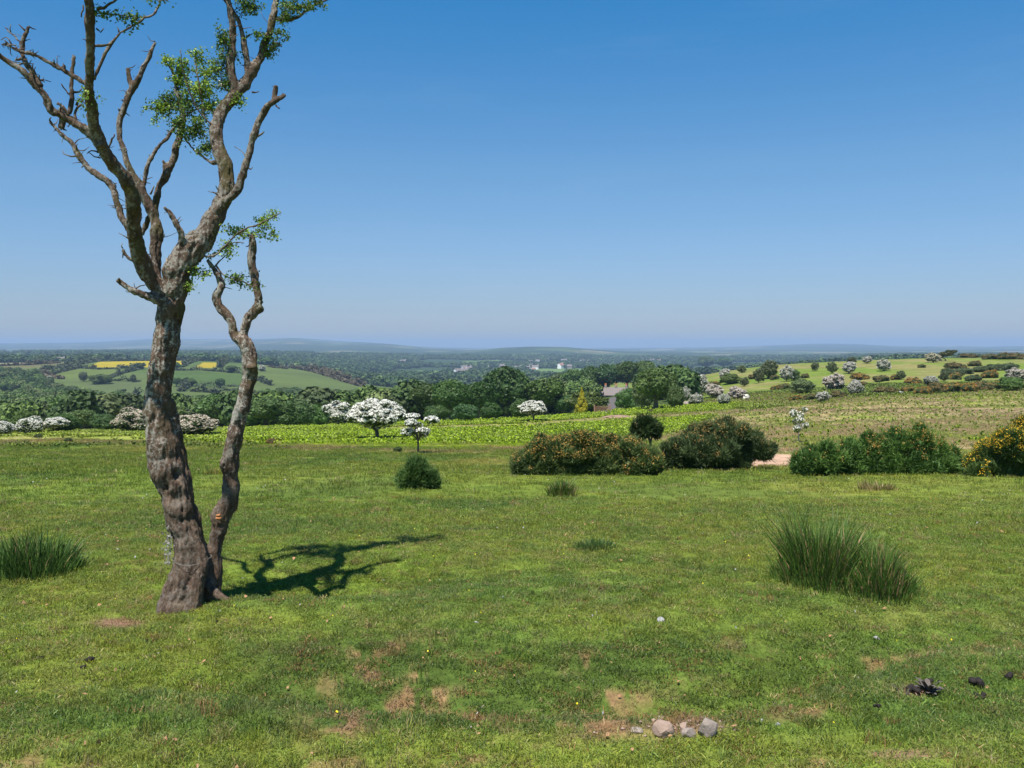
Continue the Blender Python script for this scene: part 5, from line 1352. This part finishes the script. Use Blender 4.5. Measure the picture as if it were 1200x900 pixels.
tw = link('twine', g.mesh('twine', [M_twine]), loc=(0, 0, 0)); tag(tw, 'pale twine and snagged wool tied round the main old trunk', 'twine')
# exposed wool stays on the bark, ring follows the trunk's girth

# ------------------------------------------------------------------ stones, dung, litter
def rock(px, row, w, h, label, seed, m=M_stone, name='stone', rz=0, sink=.30, group=None, flat=1.0, cat='stone', ym=30, tilt=0):
    rg = np.random.default_rng(seed); o = place(px, row, 2.6, ym); s = o.y / F
    V_, T_ = ICO3; V_ = V_.copy()
    pl = [unit(rg.normal(0, 1, 3)) for _ in range(11)]
    for p_ in pl:
        d = V_ @ p_; lim_ = rg.uniform(.55, .85); k = d > lim_; V_[k] -= np.outer(d[k] - lim_, p_)
    V_ *= 1 + .05 * np.array([mnoise.noise(Vector((v * 3 + seed).tolist())) for v in V_])[:, None]
    V_ /= np.abs(V_).max(0); V_ = V_ * np.array((w * s / 2, w * s / 2 * .75 * flat, h * s / 2)); V_[:, 2] += h * s / 2 * (1 - 2 * sink)
    g = Geo(); g.add(V_, T=T_); ob = link(name, g.mesh(name, [m]), loc=o); ob.rotation_euler = (rg.uniform(-.12, .12), rg.uniform(-.3, .3) if not tilt else tilt, rz)
    return tag(ob, label, cat, group)
rock(829, 862, 25, 29, 'largest squarish pinkish stone of the foreground group', 1, M_stone2, rz=.3, sink=.2)
rock(781, 863, 27, 29, 'slanting pinkish wedge stone, left of the foreground group', 2, rz=-.5, sink=.2, tilt=-.55)
rock(800, 858, 12, 19, 'small pale stone between the wedge and the squarish one', 3, M_stone, rz=.8)
rock(807, 863, 18, 15, 'low grey stone touching the squarish one', 4, M_stone2, rz=.1)
rock(745, 858, 18, 7, 'flat grey stone apart on the left of the group', 5, M_stone2)
rock(774, 843, 12, 6, 'small brown stone behind the wedge stone', 6, M_stone)
rock(893, 846, 4, 5, 'tiny white pebble right of the stone group', 7, M_white)
rock(911, 851, 7, 6, 'white shard right of the stone group', 8, M_white, flat=.4)
rock(774, 728, 9, 7, 'rounded white pebble on the middle turf', 9, M_white)
rock(1027, 750, 8, 6, 'white pebble on the turf above the dung', 10, M_white)
rock(656, 729, 3, 2, 'very small white pebble left of centre turf', 11, M_white)
rock(559, 730, 7, 2, 'small pale fragment on the turf under the shadow', 12, M_white)
rock(808, 475, 16, 7, 'grey weathered slab at the wood corner', 13, M_stone2, cat='stone', ym=420)
rock(1055, 461, 8, 4.5, 'pale boulder at the upper heath edge', 14, M_white, cat='stone', ym=420)
def dung(px, row, w, h, label, seed):
    rg = np.random.default_rng(seed); o = place(px, row, 2.6, 30); s = o.y / F; g = Geo()
    for k in range(7):
        r_ = rg.uniform(.25, .42) * h * s; rough_ball(g, (rg.normal(0, .22) * w * s, rg.normal(0, .2) * w * s, r_ * .7 + rg.uniform(0, .35) * h * s), (r_, r_, r_ * .8), rg, .3, ICO2)
    ob = link('dung', g.mesh('dung', [M_dung], True), loc=o); tag(ob, label, 'dung')
dung(1068, 811, 15, 11, 'black dung lump left of the withered rosette', 21)
dung(1088, 806, 14, 10, 'black dung lump behind the withered rosette', 22)
dung(1148, 806, 15, 13, 'black dung pile, upper of two near the right edge', 23)
dung(1148, 818, 14, 8, 'flatter black dung, lower of two near the right edge', 24)
dung(1181, 797, 11, 9, 'single round black dung at the far right', 25)
dung(1029, 830, 6, 5, 'tiny black dung pellet below the rosette', 26)
dung(106, 776, 10, 8, 'dark dung pellet heap on the left foreground turf', 27)
dung(97, 784, 7, 5, 'smaller dark pellet just below the left heap', 28)
dung(46, 772, 6, 4, 'tiny dark pellet far left on the turf', 29)
dung(703, 692, 5, 4, 'dark pellet alone on the middle turf', 30)
# withered rosette
o = place(1088, 813, 2.6, 20); g = Geo(); rg = np.random.default_rng(31)
for k in range(16):
    a = k * 2.4; d = np.array((math.cos(a), math.sin(a), 0)); s_ = np.array((-d[1], d[0], 0)); L_ = rg.uniform(.04, .085); up = rg.uniform(.25, 1.1)
    P = [];
    for t, w_ in ((0, .006), (.35, .014), (.7, .012), (1, .001)):
        c = d * L_ * t + np.array((0, 0, 1)) * L_ * up * math.sin(t * 1.8); P += [c - s_ * w_, c + s_ * w_]
    g.add(P, Q=[[0, 1, 3, 2], [2, 3, 5, 4], [4, 5, 7, 6]])
tag(link('thistle_rosette', g.mesh('rosette', [M_deadrosette]), loc=o), 'withered dark thistle rosette among dung on bare soil', 'plant')
g = Geo(); rg = np.random.default_rng(61)
for k in range(46):
    o = place(rg.normal(795, 42), rg.normal(853, 6), 2.6, 10); r_ = rg.uniform(.004, .012); rough_ball(g, (o.x, o.y, o.z + .004), (r_, r_, r_ * .7), rg, .5, ICO1)
tag(link('rubble', g.mesh('rubble', [M_stone])), 'small crumbs of stone and earth around the foreground stones', 'rubble', kind='stuff')
# dead leaves, straw and tiny flowers: uncountable litter
rg = np.random.default_rng(41)
g = Geo(); N2 = 800
x, y = wedge(N2, 3.2, 13, 1.2, .6); z = zg(x, y) + .022
for q in range(N2):
    if rg.uniform() < .35 or (fbm(x[q] * 1.5, y[q] * 1.5, 301) > .5):
        leaves(g, np.array([[x[q], y[q], z[q]]]), np.array([[0, 0, 1.]]), rg.uniform(.006, .016), rg, rg.uniform(.25, .9))
tag(link('leaf_litter', g.mesh('litter', [M_dead])), 'scattered dead brown leaves and scraps over the turf', 'litter', kind='stuff')
g = Geo(); x, y = wedge(90, 3.3, 11, 1.3, .6); z = zg(x, y) + .035
for q in range(90): leaves(g, np.array([[x[q], y[q], z[q]]]), np.array([[0, -.3, 1.]]), rg.uniform(.004, .007), rg)
tag(link('tiny_flowers', g.mesh('flowers', [M_petal])), 'tiny yellow flowers dotted over the near turf', 'flowers', kind='stuff')
g = Geo(); x, y = wedge(260, 4, 26, 1.3, .62); z = zg(x, y) + .03
for q in range(260): leaves(g, np.array([[x[q], y[q], z[q]]]), np.array([[0, -.5, 1.]]), rg.uniform(.004, .010) * (1 + y[q] / 20), rg, .6)
tag(link('pale_flowers', g.mesh('flowers', [M_white])), 'pale specks of daisies and chips over the open turf', 'flowers', kind='stuff')
# fine pale twig lying in the hollow
g = Geo(); a = place(552, 856, 2.6, 10); b_ = place(562, 842, 2.6, 10); c = place(567, 833, 2.6, 10)
tube(g, catmull([(a.x, a.y, a.z + .015, .003), (b_.x - .01, b_.y, b_.z + .03, .004), (c.x, c.y, c.z + .03, .002)], .01), 5, .1, rg)
tag(link('fallen_twig', g.mesh('twig', [M_palebark])), 'thin pale twig lying in the hollow left of the stones', 'twig')

# ------------------------------------------------------------------ farmhouse, track, village, sheep
def box(g, x0, x1, y0, y1, z0, z1):
    V_ = [(x, y, z) for z in (z0, z1) for (x, y) in ((x0, y0), (x1, y0), (x1, y1), (x0, y1))]
    g.add(V_, Q=[[0, 3, 2, 1], [4, 5, 6, 7], [0, 1, 5, 4], [1, 2, 6, 5], [2, 3, 7, 6], [3, 0, 4, 7]])
def gable(g, x0, x1, y0, y1, z0, z1, ov=.3, th=.18):   # ridge along x, solid roof slab
    ym = (y0 + y1) / 2
    P = [(x0 - ov, y0 - ov, z0 - ov * .5), (x1 + ov, y0 - ov, z0 - ov * .5), (x1 + ov, ym, z1), (x0 - ov, ym, z1), (x0 - ov, y1 + ov, z0 - ov * .5), (x1 + ov, y1 + ov, z0 - ov * .5)]
    B = [(p[0], p[1], p[2] - th) for p in P]
    g.add(P + B, Q=[[0, 1, 2, 3], [3, 2, 5, 4], [7, 6, 9, 8], [8, 9, 10, 11], [0, 6, 7, 1], [4, 5, 11, 10]], T=[[0, 3, 9], [0, 9, 6], [3, 4, 10], [3, 10, 9], [1, 7, 8], [1, 8, 2], [2, 8, 11], [2, 11, 5]])
def house_parts(e, w, d, h, rh, wallm, roofm, chim=1, win=3, floors=1):
    g = Geo(); box(g, -w / 2, w / 2, -d / 2, d / 2, -1.5, h)
    g.add([(-w / 2, -d / 2, h), (-w / 2, d / 2, h), (-w / 2, 0, h + rh - .2), (w / 2, -d / 2, h), (w / 2, d / 2, h), (w / 2, 0, h + rh - .2)], T=[[0, 2, 1], [3, 4, 5]], Q=[[0, 3, 5, 2], [1, 2, 5, 4]])
    parts = [('wall', g.mesh('wall', [wallm]))]
    g = Geo(); gable(g, -w / 2, w / 2, -d / 2, d / 2, h, h + rh); parts.append(('roof', g.mesh('roof', [roofm])))
    out_ = []
    for nm, me in parts: out_.append(link(nm, me, e))
    for c_ in range(chim):
        g = Geo(); cx = -w / 2 + .5 + (w - 1) * (c_ / max(1, chim - 1)) if chim > 1 else w / 2 - .5
        box(g, cx - .45, cx + .45, -.4, .4, h + rh - .9, h + rh + .9); ch = link('chimney', g.mesh('chimney', [wallm]), out_[1])
        g = Geo()
        for q in (-.2, .2): tube(g, np.array([(cx + q, 0, h + rh + .9, .16), (cx + q, 0, h + rh + 1.2, .14), (cx + q, 0, h + rh + 1.55, .15)]), 8)
        link('chimney_pot', g.mesh('pot', [M_pot]), ch)
    for f in range(floors):
        for k in range(win):
            cx = -w / 2 + w * (k + .5) / win; z0 = .9 + f * 2.6
            g = Geo(); box(g, cx - .45, cx + .45, -d / 2 - .03, -d / 2 + .05, z0, z0 + 1.2); link('window', g.mesh('window', [M_glassd]), e)
    g = Geo(); box(g, w * .12 - .45, w * .12 + .45, -d / 2 - .05, -d / 2 + .05, 0, 2.0) if win % 2 == 0 else box(g, w * .3, w * .3 + .8, -d / 2 - .05, -d / 2 + .05, 0, 2.0)
    link('door', g.mesh('door', [M_roofred]), e)
p = at(722, 300); s = 300 / F
p.z = W(722, 470, 300).z
fh = empty('farmhouse', p, 'grey slate farmhouse with orange chimney pots half hidden by trees', 'house', rz=-.25)
fh.scale = (.82,) * 3
house_parts(fh, 9.6, 6.2, 2.7, 3.0, M_stonewall, M_slate, 3, 4, 1)
# lower wing
g = Geo(); box(g, -7.6, -4.83, -2.2, 2.2, -1.5, 2.2); wg = link('wing', g.mesh('wing', [M_stonewall]), fh)
g = Geo(); gable(g, -7.6, -4.84, -2.2, 2.2, 2.2, 4.0); link('roof', g.mesh('roof', [M_slate]), wg)
# stony track from the field gate up to the house, draped on the ground
def strip(name, pts, w, m, label, cat, lift=.05, yr=(20, 500)):
    P = [place(px, py, *yr) if len(q) == 0 else at(px, q[0]) for (px, py, *q) in pts]
    P = np.array([tuple(p_) for p_ in P]); S = catmull([(*p_, 1) for p_ in P], 1.0)[:, :3]
    Tn = unit(np.gradient(S, axis=0)); Nn = np.stack([Tn[:, 1], -Tn[:, 0], np.zeros(len(S))], 1); cols = np.linspace(-1, 1, 5)
    V_ = np.stack([S + Nn * w / 2 * c_ for c_ in cols], 1); V_[..., 2] = zg(V_[..., 0], V_[..., 1]) + lift
    n_ = len(S); i = np.arange(n_ - 1)[:, None] * 5; j = np.arange(4)[None, :]
    g = Geo(); g.add(V_.reshape(-1, 3), Q=np.stack([i + j, i + j + 1, i + 5 + j + 1, i + 5 + j], -1).reshape(-1, 4))
    return tag(link(name, g.mesh(name, [m], True)), label, cat, kind='structure')
strip('track', [(712, 0, 160), (713, 0, 185), (716, 0, 220), (719, 0, 260), (721, 0, 285)], 3.0, M_track, 'grey stony track climbing between bushes to the farmhouse', 'track')
# rusty gate at the bottom of the track
p = at(706, 163); e = empty('field_gate', p, 'rust red field gate at the foot of the stony track', 'gate', rz=.1)
for k in range(5):
    g = Geo(); box(g, -1.4, 1.4, -.03, .03, .2 + k * .2, .27 + k * .2); link('rail', g.mesh('rail', [M_roofred]), e)
for xx in (-1.48, 1.48):
    g = Geo(); box(g, xx - .08, xx + .08, -.08, .08, -.3, 1.35); link('post', g.mesh('post', [M_roofred]), e)
# low bank of earth on the field
o = place(724, 489.5, 30, 200); g = Geo(); rg = np.random.default_rng(51)
V_, T_ = ICO3; dn = np.array([mnoise.noise(Vector((v * 3).tolist())) for v in V_]); g.add(V_ * np.array((1.6, .8, .30)) * (1 + .25 * dn)[:, None], T=T_)
tag(link('earth_mound', g.mesh('mound', [simple('dry_earth', (.25, .17, .12), .95, 4, .3, .02)]), loc=o), 'low brown mound of earth in the bracken before the farm track', 'mound')
# village houses
HP = {}
def village_proto(i, w, d, h, rh, wm, rmn):
    e = empty('village_house', (0, 0, 0)); house_parts(e, w, d, h, rh, wm, rmn, 1, 3, 2); HP[i] = e
village_proto(0, 12, 8, 5.2, 3, M_wall, M_slate); village_proto(1, 16, 8, 5.0, 3, M_wall, M_slate); village_proto(2, 10, 9, 5.4, 3.4, M_stonewall, M_slate); village_proto(3, 9, 8, 5.0, 3, M_wall, M_roofred)
used = set()
def ctree(o, parent=None):
    c = o.copy(); COL.objects.link(c)
    if parent: c.parent = parent
    for ch in list(o.children): ctree(ch, c)
    return c
def house(i, px, row, sc_, lab, rz, grp='white houses of the far village', dist=None):
    o = HP[i]
    if i in used: o = ctree(HP[i])
    used.add(i)
    p = place(px, row, 1500, 4000); o.location = p; o.scale = (sc_ * 1.3,) * 3; o.rotation_euler = (0, 0, rz); o['category'] = 'house'; o['label'] = lab
    if grp: o['group'] = grp
VIL = [(588, 432, 2, 1.2), (593, 436, 0, 1.1), (600, 435, 3, .9), (607, 434, 0, 1.2), (604, 436, 2, .9), (615, 430, 2, 1.1), (617, 433, 1, 1.0), (616, 437, 1, 1.1), (621, 431, 0, 1.1), (627, 433, 0, 1.2), (625, 435, 3, .9), (612, 427, 2, .9), (622, 425, 0, .9), (630, 424, 0, .9)]
for k, (px, row, i, s_) in enumerate(VIL):
    house(i, px, row, s_, 'small pale house in the cluster right above the tallest oak', rg.uniform(-.6, .6), 'pale houses clustered above the tallest oak')
VIL = [(643, 423, 0, 1.0), (661, 424, 1, 1.1), (670, 427, 2, 1.0), (682, 425, 0, 1.0), (687, 426, 1, 1.2), (690, 428, 0, 1.1), (693, 429, 3, 1.0), (702, 426, 1, 1.0), (676, 426, 3, .8)]
for k, (px, row, i, s_) in enumerate(VIL):
    house(i, px, row, s_, 'far pale house among trees above the golden conifer', rg.uniform(-.6, .6), 'far houses above the golden conifer')
house(3, 657, 432, 1.6, 'steep roofed pale house alone below the far houses', .9, None)
house(2, 667, 432, 1.1, 'grey house right of the steep roofed pale one', .2, None)
house(0, 569, 435, 1.2, 'brownish house left of the village cluster', .3, None)
house(1, 560, 430, 1.1, 'white flat looking house above the wood, left of the village', .1, None)
house(1, 547, 437, 1.6, 'long white farm building, upper of the left group', .9, None)
house(1, 540, 441, 1.7, 'long white farm building, lower of the left group', .8, None)
house(0, 544, 433, 1.1, 'small white house over the long farm buildings', .2, None)
house(0, 472, 426, 1.2, 'lone white house in the ridge woods, far left of the village', .1, None)
for k, (px, row) in enumerate([(743, 425), (750, 424), (756, 425), (764, 424), (736, 424), (772, 425)]):
    house((0, 1, 3)[k % 3], px, row, 1.1, 'far pale house in the row above the farmhouse trees', rg.uniform(-.4, .4), 'far row of houses above the farmhouse trees')
house(0, 71, 426, .8, 'little pale blue house on the brow of the left hill', .3, None)
# sheep
def sheep(px, row, label, flip=1):
    p = place(px, row, 60, 420); e = tag(empty('sheep', p), label, 'sheep'); e.rotation_euler = (0, 0, .3 if flip > 0 else 3.4)
    import bmesh
    me = bpy.data.meshes.new('sk'); vs = [(0, 0, .58), (.32, 0, .6), (-.35, 0, .62), (.52, 0, .56), (.66, 0, .42), (.30, .13, .32), (.30, .13, .0), (.30, -.13, .32), (.30, -.13, 0), (-.33, .13, .34), (-.36, .13, 0), (-.33, -.13, .34), (-.36, -.13, 0)]
    es = [(0, 1), (0, 2), (1, 3), (3, 4), (1, 5), (5, 6), (1, 7), (7, 8), (2, 9), (9, 10), (2, 11), (11, 12)]
    me.from_pydata(vs, es, []); o_ = bpy.data.objects.new('sk', me); COL.objects.link(o_)
    m_ = o_.modifiers.new('s', 'SKIN'); rs = [.27, .25, .26, .12, .07, .07, .035, .07, .035, .08, .035, .08, .035]
    for k, v in enumerate(me.skin_vertices[0].data): v.radius = (rs[k], rs[k]); v.use_root = (k == 0)
    o_.modifiers.new('u', 'SUBSURF').levels = 1
    dg = bpy.context.evaluated_depsgraph_get(); dg.update(); mm = bpy.data.meshes.new_from_object(o_.evaluated_get(dg)); bpy.data.objects.remove(o_)
    mm.materials.clear(); mm.materials.append(M_wool); link('body', mm, e)
    return e
sheep(1029, 432, 'white sheep grazing left of the whitish crest thorn')
sheep(1043, 432, 'white sheep grazing right of the whitish crest thorn', -1)
sheep(874, 469, 'white sheep on the bracken right of the hawthorn pair')

# ------------------------------------------------------------------ air
hx = 24500; z0 = ZMIN - 1; z1 = max(ZMAX, CZ + 6) + 12
g = Geo(); box(g, -hx, hx, -hx, hx, z0, z1)
hz = link('haze', g.mesh('haze', [])); tag(hz, 'thin blue haze in the air over the whole valley', 'haze', kind='stuff')
m = bpy.data.materials.new('haze_air'); m.use_nodes = True; nt = m.node_tree; nt.nodes.clear(); out = nt.nodes.new('ShaderNodeOutputMaterial')
pv = nt.nodes.new('ShaderNodeVolumePrincipled'); pv.inputs['Color'].default_value = (.44, .62, .86, 1); pv.inputs['Density'].default_value = 1.15e-4; pv.inputs['Anisotropy'].default_value = 0.0
nt.links.new(pv.outputs[0], out.inputs['Volume']); hz.data.materials.append(m)

# ------------------------------------------------------------------ light, sky, camera
EL = math.radians(66)
sx_, sy_ = 0.39, 0.921         # direction in which shadows fall
d = Vector((sx_ * math.cos(EL), sy_ * math.cos(EL), -math.sin(EL))).normalized()
sun = bpy.data.lights.new('sun', 'SUN'); sun.energy = 5.0; sun.angle = math.radians(.5); sun.color = (1, .955, .88)
so = bpy.data.objects.new('sun', sun); COL.objects.link(so); so.rotation_euler = d.to_track_quat('-Z', 'Y').to_euler(); so.location = (0, 0, 50)
w = bpy.data.worlds.new('World'); sc.world = w; w.use_nodes = True; nt = w.node_tree
bg = nt.nodes['Background']; sky = nt.nodes.new('ShaderNodeTexSky'); sky.sky_type = 'NISHITA'; sky.sun_disc = False
sky.sun_elevation = EL; sky.sun_rotation = math.atan2(-sx_, -sy_); sky.altitude = 300; sky.air_density = 1.0; sky.dust_density = .1; sky.ozone_density = 1.6
bg.inputs['Strength'].default_value = .10
tcw = nt.nodes.new('ShaderNodeTexCoord'); spw = nt.nodes.new('ShaderNodeSeparateXYZ'); nt.links.new(tcw.outputs['Generated'], spw.inputs[0])
rw = ramp(nt, spw.outputs['Z'], [(0, (.34, .385, .52)), (.03, (.38, .43, .58)), (.10, (.43, .54, .69)), (.19, (.41, .62, .76)), (.35, (.175, .64, .90)), (1, (.20, .60, .9))])
cn = nt.nodes.new('ShaderNodeTexNoise'); cn.inputs['Scale'].default_value = 3.2; cn.inputs['Detail'].default_value = 6; cn.inputs['Roughness'].default_value = .62
mpw = nt.nodes.new('ShaderNodeMapping'); mpw.inputs['Scale'].default_value = (1, 1, 7); nt.links.new(tcw.outputs['Generated'], mpw.inputs['Vector']); nt.links.new(mpw.outputs[0], cn.inputs['Vector'])
cm_ = nt.nodes.new('ShaderNodeMapRange'); nt.links.new(cn.outputs['Fac'], cm_.inputs[0]); cm_.inputs[1].default_value = .56; cm_.inputs[2].default_value = .80; cm_.inputs[3].default_value = 0; cm_.inputs[4].default_value = .05
skc = mixn(nt, 1.0, sky.outputs[0], rw.outputs[0], 'MULTIPLY')
nt.links.new(mixn(nt, cm_.outputs[0], skc, (4.2, 4.6, 5.4)), bg.inputs['Color'])
cam = bpy.data.cameras.new('camera'); co = bpy.data.objects.new('camera', cam); COL.objects.link(co)
cam.sensor_fit = 'HORIZONTAL'; cam.sensor_width = 36; cam.lens = 36 * F / 1200; cam.clip_start = .05; cam.clip_end = 60000
co.location = (0, 0, CZ); co.rotation_euler = (PI / 2 - PITCH, 0, 0); sc.camera = co
sc.view_settings.view_transform = 'Standard'; sc.view_settings.look = 'None'; sc.view_settings.gamma = 1; sc.view_settings.exposure = .66
sc.cycles.max_bounces = 6; sc.cycles.diffuse_bounces = 3; sc.cycles.transparent_max_bounces = 8; sc.cycles.volume_bounces = 0
